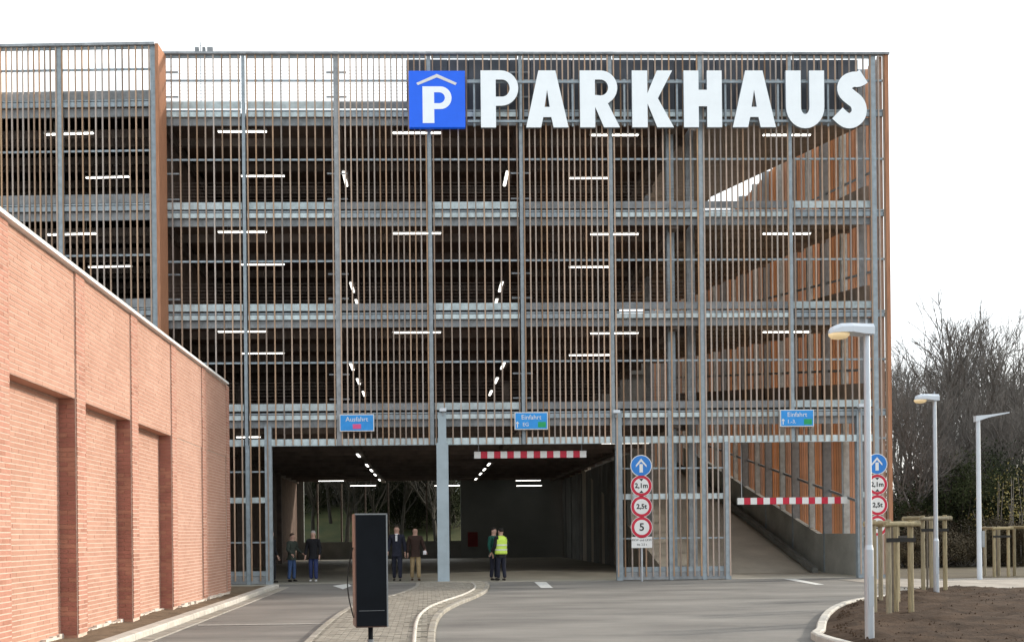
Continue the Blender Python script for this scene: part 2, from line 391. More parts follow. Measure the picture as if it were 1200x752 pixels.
while y < 0.0:
    x = -5.0 + (0.1 if r % 2 else 0)
    while x < 3.0:
        if in_poly(x+0.1, y+0.05, poly) and in_poly(x+0.02, y+0.05, poly) and in_poly(x+0.18, y+0.05, poly):
            z = 0.068 + random.uniform(-0.003, 0.003)
            near = min((Vector((x+0.1,y+0.05))-Vector(q)).length for q in Ip) if -24 < y < 0 else 1
            if near > 0.12:
                border = x > 0.0 and not in_poly(x+0.1, y+0.05, smooth_line(Lp,3)+Ip)
                n0 = len(pm.v); g = 0.006
                a, b, c, d = x+g, x+0.2-g, y+g, y+0.1-g
                pm.v += [(a,c,z),(b,c,z),(b,d,z),(a,d,z),(a,c,0.05),(b,c,0.05),(b,d,0.05),(a,d,0.05)]
                pm.f += [(n0,n0+1,n0+2,n0+3),(n0+4,n0+5,n0+1,n0),(n0+5,n0+6,n0+2,n0+1),(n0+7,n0+4,n0,n0+3)]; pm.m += [1 if border else 0]*4
        x += 0.2
    y += 0.1; r += 1
pm.build('island_pavers', [paver_m, paver_l], kind='stuff')

# ================================================================ BRICK BUILDING (left)
WX = -5.42; WY0, WY1, WH = -28.0, -5.6, 5.68
bb = thing('brick_building', 'long pink brick building with blind recessed bays and thin white roof edge', 'building', (WX, WY1, 0))
def lb(y): return y - WY1
pil_y = [-DIST+16.3+3.03*k for k in range(-3, 5)]       # near faces of the pilasters
PW = 0.42; NICHE_H = 3.72
def bricks(name, y0, y1, z0, z1, x, m, proud=0.0):
    """running bond bricks facing +x, joints recessed, back plane of mortar"""
    mb = MB(); bl, bh, g = 0.25, 0.0745, 0.008
    mb.quad((x-0.006, y0, z0), (x-0.006, y1, z0), (x-0.006, y1, z1), (x-0.006, y0, z1), 1)
    r = 0; z = z0
    while z < z1-0.02:
        zt = min(z+bh, z1); yy = y0 - (bl/2 if r % 2 else 0)
        while yy < y1:
            a, b = max(yy, y0)+0.0015, min(yy+bl, y1)-0.0015
            if b-a > 0.03:
                xx = x + proud + random.uniform(-0.0015, 0.002) + 0.0; n0 = len(mb.v); c, d = z+g, zt-g
                mb.v += [(xx,a,c),(xx,b,c),(xx,b,d),(xx,a,d),(x-0.016,a,c),(x-0.016,b,c),(x-0.016,b,d),(x-0.016,a,d)]
                mb.f += [(n0,n0+1,n0+2,n0+3),(n0+4,n0+5,n0+1,n0),(n0+5,n0+6,n0+2,n0+1),(n0+6,n0+7,n0+3,n0+2),(n0+7,n0+4,n0,n0+3)]; mb.m += [random.choice((0,0,0,2,3))]*5
            yy += bl
        z = zt; r += 1
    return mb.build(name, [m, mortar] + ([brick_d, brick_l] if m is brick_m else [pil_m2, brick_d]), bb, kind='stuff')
core = MB().box(-12, -0.33, lb(WY0), 0, -0.05, WH); core.build('wall', brick_m, bb)
jamb = mat('brick_reveal', (0.30, 0.11, 0.075), 0.9, 0.15, 5, 0, 0.3, 50)
for k, py in enumerate(pil_y):
    y0 = lb(py); y1 = y0+PW
    MB().box(-0.33, -0.001, y0, y1, -0.05, WH).build('pilaster', pil_shade, bb)  # body in the darkened brick, so the reveal carries painted shade
    bricks('pilaster_bricks', y0, y1, 0.08, WH, 0.03, pil_m)
    MB().box(-0.01, 0.013, y0, y1, 0.0, WH-0.001).build('pilaster_core', mortar, bb)
    ny = y0+3.03 if k < len(pil_y)-1 else 0.0
    if k:                                            # coursed bricks on the reveal side of the pier, shade painted into their colour
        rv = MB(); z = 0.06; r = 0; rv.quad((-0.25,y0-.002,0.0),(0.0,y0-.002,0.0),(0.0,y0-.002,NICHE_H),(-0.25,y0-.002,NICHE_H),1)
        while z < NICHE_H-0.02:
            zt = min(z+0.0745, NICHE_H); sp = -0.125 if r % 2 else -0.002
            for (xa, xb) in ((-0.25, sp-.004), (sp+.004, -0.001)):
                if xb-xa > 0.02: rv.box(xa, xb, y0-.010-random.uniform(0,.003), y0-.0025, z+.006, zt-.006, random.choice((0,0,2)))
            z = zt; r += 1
        if k <= 5: rv.build('reveal_bricks', [pil_shade, brick_d, pil_m2], bb, kind='stuff')
    a, b = y1, ny
    if b <= a: continue
    has_niche = k <= 4
    if has_niche:
        MB().box(-0.33, -0.018, a, b, NICHE_H, WH-0.001).build('spandrel', brick_m, bb)
        bricks('spandrel_bricks', a, b, NICHE_H, WH, 0.0, brick_m)
        bricks('bay_bricks', a, b, 0.06, NICHE_H, -0.25, brick_m)
    else:
        MB().box(-0.33, -0.018, a, b, -0.05, WH-0.001).build('bay_wall', brick_m, bb)
        bricks('bay_bricks', a, b, 0.06, NICHE_H, -0.006, brick_m)
        bricks('spandrel_bricks', a, b, NICHE_H+0.004, WH, 0.006, brick_m)
    # rough pale footing below each bay
    mb = MB(); t = a; xo = -0.22 if has_niche else 0.03
    while t < b-0.02:
        s = random.uniform(0.12, 0.35); mb.box(xo-0.1, xo+random.uniform(0.01, 0.06), t, min(t+s, b)-0.002, -0.02, random.uniform(0.04, 0.10)); t += s
    mb.build('footing', footing_m, bb)
MB().box(-12.05, 0.10, lb(WY0), 0.04, WH, WH+0.055).build('coping', coping_m, bb)

# ================================================================ CAR PARK
cp = thing('car_park', 'four storey car park screened by timber slats and galvanised rails', 'building', (0, 0, 0))
LV = [ZF(484), ZF(367), ZF(248), ZF(130)]                      # deck levels
TOP = ZF(63)
X0, X1 = XF(189), XF(1044)
YB = 35.0; XR = 9.0                                            # back wall, inner edge of the ramp bay
pxs = [189, 287.5, 396.5, 505, 612.5, 717.5, 823, 928, 1026]
posts = [XF(p) for p in pxs]
slat_px = [10.0, 10.0, 6.8, 10.0, 6.65, 8.35, 6.6, 7.9]
SW, SDp = 0.042, 0.045
zb_beam = ZF(521)
X_pg1, X_pg2 = XF(315, 600), XF(722, 600)
X_pg3, X_pg4 = XF(857, 600), XF(1006, 600)
slat_meshes = {}
def slat(x, z0, z1, y=-0.055, parent=None, wd=SW):
    key = (round(z1-z0, 2), wd)
    if key not in slat_meshes:
        h = z1-z0; slat_meshes[key] = MB().box(-wd/2, wd/2, 0, SDp, 0, h).mesh('slat', timber)
    return link('slat', slat_meshes[key], parent, loc=(x, y, z0))
for i in range(8):
    a, b = posts[i], posts[i+1]
    n = max(2, round((pxs[i+1]-pxs[i])/slat_px[i]))
    for k in range(n):
        x = a + (k+0.5)*(b-a)/n
        open_ = (X_pg1 < x < X_pg2) or (X_pg3 < x < X_pg4)
        slat(x + random.uniform(-0.004, 0.004), zb_beam+0.02 if open_ else 0.12, TOP-0.06, parent=cp)
[slat(XF(q), 0.12, TOP-0.06, parent=cp) for q in (1031.5, 1037.5)]
# posts
for i, x in enumerate(posts):
    wd = [0.06, 0.10, 0.17, 0.13, 0.11, 0.12, 0.14, 0.11, 0.16][i]
    z0 = zb_beam if (X_pg1 < x < X_pg2) or (X_pg3 < x < X_pg4) else 0
    MB().box(x-wd/2, x+wd/2, -0.005, 0.16, z0, TOP-0.07).build('post', galv if i not in (2,) else galv_dull, cp)
xi = XF(786, 370, 0.8); MB().box(xi-0.12, xi+0.12, 0.7, 0.94, 0, TOP-2).build('post', galv, cp)
for i, x in enumerate((posts[0]+0.25, posts[2], posts[4])):
    for py in (82, 111, 201, 231, 319, 348, 437, 466):
        z = ZF(py); MB().box(x-0.33, x+0.33, 0.17, 0.20, z-0.025, z+0.025).build('bracket', galv_dull, cp)
# rails along the facade, bay by bay
def rail(x0, x1, z0, z1, y0=-0.008, y1=0.05, m=galv, name='rail'): return MB().box(x0, x1, y0, y1, z0, z1).build(name, m, cp)
for i in range(8):
    a, b = posts[i]+0.09, posts[i+1]-0.09
    if i == 7: b = posts[8]-0.09
    bright = galv_light if i in (0, 1, 3, 5, 6) else galv
    for lv, z in enumerate(LV):
        if not (lv == 3 and i >= 3): rail(a, b, z+0.12, z+0.35, 0.10, 0.13, galv_light if i in (0,1,3,7) else galv_dull, 'edge_board')
        rail(a, b, z-0.01, z+0.035, 0.0, 0.06, galv)
        rail(a, b, z-0.185, z-0.035, 0.0, 0.06, bright)
        rail(a, b, z-0.42, z-0.19, 0.14, 0.20, galv_dull, 'fascia')
    for z in (ZF(424), ZF(305.5), ZF(187), ZF(94.5)): rail(a, b, z-0.03, z+0.03, -0.002, 0.04, galv)
    rail(a, b, TOP-0.05, TOP+0.02, -0.11, 0.06, galv_dull); rail(a, b, TOP-0.14, TOP-0.075, 0.0, 0.05, galv)
    # lower beam over the openings
    rail(a, b, zb_beam, zb_beam+0.22, -0.005, 0.12, galv_light)
for i, x in enumerate(posts[:-1]):       # the same top rail over the posts
    MB().box(x-0.09, x+0.09, -0.112, 0.062, TOP-0.052, TOP+0.022).build('rail_joint', galv_dull, cp)
# corner at the right: narrow strip beyond the last post
a, b = posts[8]+0.09, X1-0.05
for lv, z in enumerate(LV):
    rail(a, b, z-0.01, z+0.035, 0.0, 0.06); rail(a, b, z-0.185, z-0.035, 0.0, 0.06, galv)
for z in (ZF(424), ZF(305.5), ZF(187), ZF(94.5), zb_beam+0.1): rail(a, b, z-0.03, z+0.03, -0.002, 0.04)
rail(posts[8]-0.085, X1, TOP-0.05, TOP+0.02, -0.11, 0.06, galv_dull)
MB().box(X1-0.15, X1-0.02, -0.05, 0.02, 0.1, TOP-0.055).build('corner_board', edge_board, cp)
MB().box(X1-0.33, X1-0.24, 0.07, 0.15, 0.0, TOP-0.055).build('post', galv, cp)
# ground level: rails of the slatted sections
def ground_rails(x0, x1):
    for py, t in ((549, .025), (582, .09), (631, .025)):
        z = ZF(py, 700); rail(x0, x1, z-t, z+t, -0.004, 0.05, galv_light if t > .05 else galv)
    z = ZF(668, 700); rail(x0, x1, z-0.06, z+0.10, -0.004, 0.05, galv)
    rail(x0, x1, 0.02, z-0.07, 0.0, 0.03, galv_dull, 'kick_plate')
gx = [(XF(262,600), X_pg1-0.1), (X_pg2+0.12, XF(783,600)), (XF(789,600), XF(850,600)), (X_pg4+0.1, X1-0.46)]
for a, b in gx: ground_rails(a, b)
for px, wd, top in ((315, 0.22, 498), (726, 0.20, 484), (786, 0.13, 484), (853, 0.17, 520), (1008, 0.18, 484), (291,0.12,520)):
    x = XF(px, 600); MB().box(x-wd/2, x+wd/2, -0.03, 0.17, 0, ZF(top)).build('gate_post', galv, cp)
# central steel column
xc = XF(519, 600); col_m = mat('column_paint', (0.38, 0.46, 0.50), 0.5, 0.08, 2)
c = MB().box(xc-0.19, xc+0.19, -0.30, -0.12, 0.04, ZF(519.5)); c.box(xc-0.16, xc+0.16, -0.119, 0.1, 0.04, ZF(519.5)); c.box(xc-0.13, xc+0.13, -0.28, -0.12, ZF(519.5)+0.001, ZF(484)); c.build('column', col_m, cp)
MB().box(xc-0.26, xc+0.26, -0.36, 0.16, 0.02, 0.045).build('column_base_plate', galv, cp)
# decks: slab with dark soffit, cross beams and long beams
for lv, z in enumerate(LV):
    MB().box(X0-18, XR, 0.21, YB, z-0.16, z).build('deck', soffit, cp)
    k = 0; y = 1.9
    while y < YB:
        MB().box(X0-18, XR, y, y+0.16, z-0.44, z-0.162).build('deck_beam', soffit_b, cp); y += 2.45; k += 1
    for x in (posts[0], posts[2], posts[4], posts[6]-0.8):
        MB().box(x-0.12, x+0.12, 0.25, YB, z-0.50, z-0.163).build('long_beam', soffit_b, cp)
# far cable guards and inner columns
for lv in range(4):
    z = 0 if lv == 0 else LV[lv-1]
    for x in (posts[0]+0.3, posts[4]+0.4):
        for y in (12.2, 24.4):
            if lv == 0 and x > 0: continue
            MB().box(x-0.13, x+0.13, y, y+0.26, z+0.002, LV[lv]-0.502).build('inner_column', soffit_b, cp)
for lv in range(3):                         # guard wires of the open decks
    z = LV[lv]; mb = MB()
    for k in range(7):
        zz = z+0.42+0.11*k; mb.box(X0, XR, 0.42, 0.428, zz-0.004, zz+0.004)
    mb.build('guard_wires', soffit_b, cp, kind='stuff')
mb = MB()
for k in range(12):
    zz = LV[3]+0.40+0.11*k; mb.box(X0, posts[3], 0.42, 0.43, zz-0.004, zz+0.004)
mb.build('guard_wires', galv_dull, cp, kind='stuff')
# ground floor slab inside, back wall, low wall at the open back
sheetm = MB().box(X0-18, XR, 0.2, YB+8, -0.05, 0.004); sheetm.build('floor_slab', concrete_floor, cp)
bx = onY(540, 600, YB)[0]; bxl = onY(356, 600, YB)[0]
MB().box(bx, XR+6, YB, YB+0.3, 0, LV[0]).build('back_wall', backwall, cp)
MB().box(X0-18, bxl, YB, YB+0.3, 0, LV[0]).build('back_wall', backwall, cp)
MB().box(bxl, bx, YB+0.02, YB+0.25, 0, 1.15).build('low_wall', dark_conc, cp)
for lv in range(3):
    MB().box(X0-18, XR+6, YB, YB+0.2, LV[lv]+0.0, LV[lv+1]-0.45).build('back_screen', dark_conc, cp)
for px in (372, 400, 428, 455, 500, 527):
    x = onY(px, 600, YB)[0]; MB().box(x-0.05, x+0.05, YB+0.05, YB+0.2, 1.152, LV[0]-0.51).build('back_post', soffit_b, cp)
MB().box(X0-0.3, X0, 0.3, YB, 0, LV[3]).build('side_wall', soffit, cp)
MB().box(XR-0.5, 14.9, YB+0.35, YB+0.5, 0, LV[3]).build('back_wall', backwall, cp)
# ramp bay: inner dark wall, ramps, outer cladding
for j in range(26):
    y = 12 + j*0.86
    if y > YB-0.5: break
    z1 = 5.0
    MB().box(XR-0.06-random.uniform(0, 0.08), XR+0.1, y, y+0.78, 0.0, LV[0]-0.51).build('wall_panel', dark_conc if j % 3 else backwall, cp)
for y in (1.6, 8.5, 15.5, 22.5, 29.5):
    MB().box(XR+0.0, XR+0.28, y, y+0.28, 0.0, LV[3]-0.01).build('ramp_column', galv_dull, cp)
def ramp(y0, z0, y1, z1, y2, m_top, th=0.30):
    mb = MB(); xa, xb = XR+0.3, 14.7
    for (ya, za, yb, zb) in ((y0, z0, y1, z1), (y1, z1, y2, z1)):
        mb.quad((xa,ya,za),(xb,ya,za),(xb,yb,zb),(xa,yb,zb),0); mb.quad((xa,yb,zb-th),(xb,yb,zb-th),(xb,ya,za-th),(xa,ya,za-th),1)
        mb.quad((xa,ya,za-th),(xa,ya,za),(xa,yb,zb),(xa,yb,zb-th),1); mb.quad((xb,ya,za),(xb,ya,za-th),(xb,yb,zb-th),(xb,yb,zb),1)
    mb.quad((xa,y0,z0-th),(xb,y0,z0-th),(xb,y0,z0),(xa,y0,z0),1)
    mb.build('ramp', [m_top, ramp_soffit], cp)
    sl = (z1-z0)/(y1-y0); y = y0+1.2
    while y < y2-0.3 and z1 < LV[3]+1:                                   # cross ribs under the ramp
        z = z0+sl*(y-y0) if y < y1 else z1
        MB().box(xa, xb, y, y+0.14, z-th-0.10, z-th-0.002).build('ramp_beam', ramp_soffit, cp); y += 2.2
    if z1 < LV[3]+1:                                    # concrete guard wall on the outer side
        pk = MB(); pk.quad((14.70,y0,z0),(14.70,y1,z1),(14.70,y1,z1+.95),(14.70,y0,z0+.95)); pk.quad((14.70,y0,z0+.95),(14.70,y1,z1+.95),(14.85,y1,z1+.95),(14.85,y0,z0+.95)); pk.quad((14.85,y0,z0),(14.70,y0,z0),(14.70,y0,z0+.95),(14.85,y0,z0+.95)); pk.quad((14.85,y1,z1),(14.85,y0,z0),(14.85,y0,z0+.95),(14.85,y1,z1+.95))
        pk.build('guard_wall', ramp_soffit, cp)
    # kerb upstands, both sides, and guard board on the inner side
    for x in (xa, xb-0.22):
        k = MB()
        for (ya, za, yb, zb) in ((y0, z0, y1, z1), (y1, z1, y2, z1)):
            k.quad((x,ya,za+.14),(x+.22,ya,za+.14),(x+.22,yb,zb+.14),(x,yb,zb+.14)); k.quad((x,ya,za),(x,ya,za+.14),(x,yb,zb+.14),(x,yb,zb)); k.quad((x+.22,ya,za+.14),(x+.22,ya,za),(x+.22,yb,zb),(x+.22,yb,zb+.14))
        k.quad((x,y0,z0),(x+.22,y0,z0),(x+.22,y0,z0+.14),(x,y0,z0+.14)); k.build('ramp_kerb', dark_conc, cp)
# ground ramp: solid, paler surface
g = MB(); xa, xb = XR-0.1, 14.7; za, zb2 = 0.01, LV[0]-0.2
RY0, RY1 = 4.6, 25.4
g.quad((xa,RY0,za),(xb,RY0,za),(xb,RY1,zb2),(xa,RY1,zb2)); g.quad((xa,RY1,zb2),(xb,RY1,zb2),(xb,YB,zb2),(xa,YB,zb2)); g.quad((xa,RY0,-.1),(xa,RY0,za),(xa,RY1,zb2),(xa,RY1,-.1)); g.build('ramp', ramp_conc, cp)
k = MB(); 
ky = RY0-.4
k.quad((14.2,ky,.0),(14.2,ky,.2),(14.2,RY1,zb2+.25),(14.2,RY1,zb2-.02)); k.quad((14.2,ky,.2),(14.42,ky,.2),(14.42,RY1,zb2+.25),(14.2,RY1,zb2+.25)); k.quad((14.42,ky,.0),(14.2,ky,.0),(14.2,ky,.2),(14.42,ky,.2)); k.build('ramp_kerb', dark_conc, cp)
# concrete parapet following the ramp on the outer side
k = MB(); k.quad((14.72,0.3,0),(14.72,5,0),(14.72,5,1.45),(14.72,0.3,1.45)); k.quad((14.72,5,0),(14.72,RY1,zb2),(14.72,RY1,zb2+1.1),(14.72,5,1.45))
k.quad((14.72,0.3,1.45),(14.72,5,1.45),(14.9,5,1.45),(14.9,0.3,1.45)); k.quad((14.72,5,1.45),(14.72,RY1,zb2+1.1),(14.9,RY1,zb2+1.1),(14.9,5,1.45)); k.quad((14.9,0.3,0),(14.72,0.3,0),(14.72,0.3,1.45),(14.9,0.3,1.45))
k.build('parapet', mat('parapet_concrete', (0.38,0.385,0.35), 0.85, 0.2, 0.9), cp)
MB().box(XR-0.1, 14.9, 0.15, 4.9, -0.05, 0.006).build('floor_slab', ramp_conc, cp)
for lv in range(4):
    z0 = LV[lv]; z1 = LV[lv+1] if lv < 3 else LV[3]+3.6
    ramp(0.45, z0, 27.0 if lv < 3 else 19.0, z1, 28.5 if lv < 3 else 22, ramp_conc)
# outer cladding: vertical boards between steel posts
topz = TOP-0.055; pan = [mat('larch_board_tone', c, 0.75, 0.2, 5, 0, 0.2, 60, rand=0.16, stretch=(6, 6, 0.4)) for c in ((0.50,0.255,0.135),(0.40,0.235,0.15),(0.54,0.29,0.165))]
bms = [MB().box(0, 0.15, 0, 0.045, 0.1, topz).mesh('board', m) for m in pan]
y = 0.06
while y < YB:                                    # deep narrow boards set edge-on, like the slats of the front
    link('board', bms[(0,1,2,0,2,1)[int((y+1.2)/0.8) % 6]], cp, loc=(15.0, y, 0)); y += 0.235
for j in range(21):
    y = 1.0+j*1.65; MB().box(14.78 if j % 2 else 14.70, 14.995, y, y+0.12, 0.02, TOP-0.06).build('cladding_post', galv_light if j % 2 else galv, cp)
for lv in range(4):                                     # sloping and level rails behind the boards
    z0 = LV[lv-1] if lv else 0.9; m = MB()
    zz0, zz1 = z0+1.3, (LV[lv] if lv else LV[0])+1.25
    m.quad((14.905,0.1,zz0),(14.905,30,zz1+1),(14.905,30,zz1+1.09),(14.905,0.1,zz0+.09)); m.quad((14.905,0.1,zz0+.09),(14.905,30,zz1+1.09),(14.96,30,zz1+1.09),(14.96,0.1,zz0+.09)); m.build('cladding_rail', galv_dull, cp)

# lights inside: tube fittings hung under the decks
tube_len = 1.66
fit_mesh = MB().box(-tube_len/2, tube_len/2, -0.07, 0.07, 0.0, 0.05).mesh('housing', fix_m)
tub_mesh = MB().box(-tube_len/2+0.03, tube_len/2-0.03, -0.045, 0.045, -0.03, -0.001).mesh('tube', tube_m)
storey = ['ground floor', 'first floor', 'second floor', 'top floor']
def light(px, py, Y, lab, rot=0.0, z=None, s=1.0):
    x, zz = onY(px, py, Y)
    t = thing('tube_light', lab, 'light', (x, Y, zz), rot, 'tube lights under the car park ceilings')
    a = link('housing', fit_mesh, t); b = link('tube', tub_mesh, t); a.scale = b.scale = (s, 1, 1)
    zc = [q for q in LV if q-0.15 > zz]
    h = (zc[0]-0.17-zz) if zc else 0.3
    [MB().box(q-.01, q+.01, -0.01, 0.01, 0.05, h).build('hanger', fix_m, t) for q in (-0.49*s, 0.49*s)]
cols = ['leftmost', 'second from the left', 'third from the left', 'rightmost']
for (pys, st) in (((154,155.5,158,158), 3), ((271.5,273,274,273.5), 2), ((388,389,390,388.5), 1)):
    for i, px in enumerate((284, 488.5, 720, 922)):
        light(px, pys[i], 1.0, '%s tube light in the front row on the %s' % (cols[i], storey[st]))
    for px, pyy, l in ((308, {3:206,2:309.5,1:413.5}[st], 'left'), (692, {3:208.5,2:312.5,1:415.5}[st], 'right')):
        light(px, pyy, 5.2, 'tube light behind the front row on the %s, %s one of two' % (storey[st], l))
light(364, 495.5, 1.0, 'tube light just behind the slats left of the exit sign')
light(733, 518.5, 1.0, 'tube light at the top of the entrance beside the arrow sign post')
light(291, 511.5, 1.5, 'short tube light behind the narrow slatted gate beside the brick building', s=0.5)
for px, py, l in ((388,563,'higher of the two tubes before the open back, above the left walkers'), (425.5,568.5,'lower of the two tubes before the open back, left of the column'),
                  (524,568.5,'tube light at the far end cut by the central column'), (619,562.5,'upper tube of the pair over the far grey wall'), (620,568.5,'lower tube of the pair over the far grey wall')):
    light(px, py, 33.2 if py < 565 else 31.6, l)
ord_ = ['nearest','second','third','fourth','fifth','farthest']
for X, side in ((-2.9, 'left'), (3.1, 'right')):
    for st in range(4):
        ysx = [11.5, 17.5, 21.5, 25.5, 31] if st == 0 else ([7.5, 11.5, 15.5] if st == 1 else ([8.2, 11.2] if st == 2 else [5.0]))
        if st == 0: ysx[0] = 11.0
        for j, yy in enumerate(ysx):
            t = thing('tube_light', '%s lengthwise tube light of the %s row on the %s' % (ord_[j], side, storey[st]), 'light', (X, yy, LV[st]-0.50), math.pi/2, 'lengthwise tube lights in two rows')
            link('housing', fit_mesh, t); link('tube', tub_mesh, t)
for X, Y, z in ((10.3,6,LV[2]-.1),(9.6,9.5,LV[2]+.3),(10.3,6,LV[1]-.1),(9.6,9.5,LV[1]+.3)): pass

# dark backing behind the big sign
ba, bb_ = XF(479), XF(1013)
n = 22
for k in range(n):
    a = ba+(bb_-ba)*k/n; b = ba+(bb_-ba)*(k+1)/n
    MB().box(a+0.01, b-0.01, 0.30, 0.34, ZF(130), TOP-0.055).build('backing_panel', slate, cp)
MB().box(ba, bb_, 0.345, 0.40, ZF(130), TOP-0.06).build('backing_frame', slate, cp)

WT = TOP-0.10
# ---- wing at far left, set slightly forward and turned
wx, wz = onY(182, 370, -0.85)
wing = thing('car_park_wing', 'left wing of the slatted car park with an orange brown end board', 'building', (wx, -0.85, 0), R(-2.0))
def wb(name, x0, x1, y0, y1, z0, z1, m): return MB().box(x0, x1, y0, y1, z0, z1).build(name, m, wing)
wp = [-2.97*k for k in range(0, 6)]
for k in range(5):
    b, a = wp[k], wp[k+1]; n = 14 if k == 0 else 17
    for q in range(n): slat(a+(q+.5)*(b-a)/n, 0.1, WT-0.06, parent=wing)
    a2, b2 = a+0.08, b-0.08
    for z in LV:
        wb('edge_board', a2, b2, 0.10, 0.13, z+0.08, z+0.36, galv_dull); wb('rail', a2, b2, 0, 0.06, z-0.01, z+0.035, galv); wb('rail', a2, b2, 0, 0.06, z-0.185, z-0.035, galv); wb('fascia', a2, b2, 0.14, 0.2, z-0.45, z-0.19, galv_dull)
    for z in (ZF(424), ZF(305.5), ZF(187), ZF(94.5)): wb('rail', a2, b2, -0.002, 0.04, z-0.03, z+0.03, galv)
    wb('rail', a2, b2, -0.11, 0.06, WT-0.05, WT+0.03, galv_dull); wb('rail', a2, b2, 0, 0.05, WT-0.13, WT-0.08, galv)
for k, x in enumerate(wp):
    wb('post', x-0.08, x+0.08, -0.005, 0.16, 0, WT-0.055, galv); wb('rail_joint', x-0.079, x+0.079, -0.108, 0.058, WT-0.052, WT+0.031, galv_dull)
for z in LV:
    wb('deck', -13, 0.0, 0.21, 14, z-0.16, z, soffit)
    for q in range(6): wb('deck_beam', -13, 0.0, 1.9+2.45*q, 2.06+2.45*q, z-0.44, z-0.162, soffit_b)
for lv in range(4):
    wb('back_screen', -13, 0.0, 14.0, 14.2, 0 if lv == 0 else LV[lv-1], LV[lv]-0.2, dark_conc)
wb('end_board', 0.10, 0.20, -0.10, 0.78, 0.1, WT-0.02, edge_board)
for z in LV: wb('end_bracket', 0.08, 0.10, 0.0, 0.5, z-0.3, z-0.1, galv_dull)
def wlight(px, py, Y, lab): 
    light(px, py, Y, lab, R(-4.5))
wlight(81, 156.5, 0.4, 'upper left tube light in the wing on the top floor'); wlight(126, 207.5, 4.6, 'lower right tube light in the wing on the top floor')
wlight(84, 274, 0.4, 'tube light in the wing on the second floor just above the brick wall edge'); wlight(129, 312, 4.6, 'lower tube light in the wing above the sloping roof edge')

# ================================================================ SIGNS
SY = -0.34
sg = thing('car_park_sign', 'large white raised letters reading PARKHAUS across the top of the slatted facade', 'sign', (XF(790,150), SY, ZF(149,790)))
sx0, sz0 = sg.location.x, sg.location.z
U = lambda px: onY(px, 116, SY)[0]-sx0
z_t, z_b = onY(790, 82.8, SY)[1]-sz0, onY(790, 149.3, SY)[1]-sz0
H = z_t-z_b
def arc(cx, cz, rx, rz, a0, a1, n=14): return [(cx+rx*math.cos(R(a0+(a1-a0)*i/n)), cz+rz*math.sin(R(a0+(a1-a0)*i/n))) for i in range(n+1)]
def gl_P(w_, h):
    s = 0.40*w_; bh = 0.62*h; r = bh/2
    outer = [(0,0),(s,0),(s,h-bh)] + arc(w_-r*0.98, h-r, r*0.98, r, -90, 90) + [(0,h)]
    ri = 0.15*h; hole = [(s,h-r-ri),(s,h-r+ri)] + arc(s+0.17*w_, h-r, 0.20*w_, ri, 90, -90)
    return [outer, hole]
def gl_A(w_, h):
    s = 0.36*w_
    return [[(0,0),(s*0.98,0),(0.405*w_,0.18*h),(0.595*w_,0.18*h),(w_-s*0.98,0),(w_,0),(0.70*w_,h),(0.30*w_,h)], [(0.44*w_,0.36*h),(0.56*w_,0.36*h),(0.5*w_,0.66*h)]]
def gl_R(w_, h):
    s = 0.38*w_; bh = 0.60*h; r = bh/2; wb_ = 0.94*w_
    outer = [(0,0),(s,0),(s,0.36*h),(0.60*w_,0),(w_,0),(0.70*w_,0.42*h)] + arc(wb_-r*0.98, h-r, r*0.98, r, -55, 90) + [(0,h)]
    hole = [(s,h-r-0.13*h),(s,h-r+0.14*h)] + arc(s+0.14*w_, h-r, 0.19*w_, 0.14*h, 90, -90)
    return [outer, hole]
def gl_K(w_, h):
    s = 0.37*w_
    return [[(0,0),(s,0),(s,0.42*h),(0.60*w_,0),(w_,0),(0.62*w_,0.51*h),(0.97*w_,h),(0.60*w_,h),(s,0.60*h),(s,h),(0,h)]]
def gl_H(w_, h):
    s = 0.39*w_
    return [[(0,0),(s,0),(s,0.37*h),(w_-s,0.37*h),(w_-s,0),(w_,0),(w_,h),(w_-s,h),(w_-s,0.66*h),(s,0.66*h),(s,h),(0,h)]]
def gl_U(w_, h):
    s = 0.39*w_; r = 0.5*w_
    outer = [(0,h)] + arc(r, 0.36*h, r, 0.38*h, 180, 360) + [(w_,h),(w_-s,h)] + arc(r, 0.36*h, r-s, 0.13*h, 360, 180, 8) + [(s,h)]
    return [outer]
def gl_S(w_, h):
    # centre line swept with a thick stroke
    cl = [(0.90,0.90),(0.72,0.845),(0.56,0.845),(0.36,0.80),(0.27,0.70),(0.32,0.60),(0.50,0.515),(0.66,0.44),(0.74,0.33),(0.70,0.21),(0.54,0.13),(0.36,0.115),(0.20,0.16),(0.02,0.25)]
    pts = smooth_line([(a*w_, b*h) for a, b in cl], 3); hw = [0.15*h]*len(pts); Lf, Rt = [], []
    for i, p in enumerate(pts):
        a = Vector(pts[max(i-1,0)]); b = Vector(pts[min(i+1,len(pts)-1)]); d = (b-a).normalized(); nrm = Vector((-d.y, d.x))
        Lf.append(tuple(Vector(p)+nrm*0.135*h)); Rt.append(tuple(Vector(p)-nrm*0.135*h))
    return [Lf + Rt[::-1]]
GL = dict(P=gl_P, A=gl_A, R=gl_R, K=gl_K, H=gl_H, U=gl_U, S=gl_S)
for ch, a, b in (('P',563.4,607.5),('A',616.3,666),('R',679.6,726.3),('K',740.7,789.5),('H',801.3,846),('A',858.5,909),('U',921,966),('S',980.5,1016)):
    xa, xb = U(a), U(b); me = outline_mesh('letter', GL[ch](xb-xa, H), 0.0, 0.12, [white_p, sign_side])
    o = link('letter', me, sg); o.location = (xa, 0, z_b); o['label'] = 'white letter %s' % ch
for py in (94, 140): 
    z = onY(790, py, SY)[1]-sz0; MB().box(U(548), U(1012), 0.125, 0.175, z-0.035, z+0.035).build('support_rail', galv, sg)
for px in (556,611,672,733,795,852,914,973):
    x = U(px); MB().box(x-0.03, x+0.03, 0.176, 0.22, z_b+0.1, z_t-0.2).build('support_bar', galv, sg)
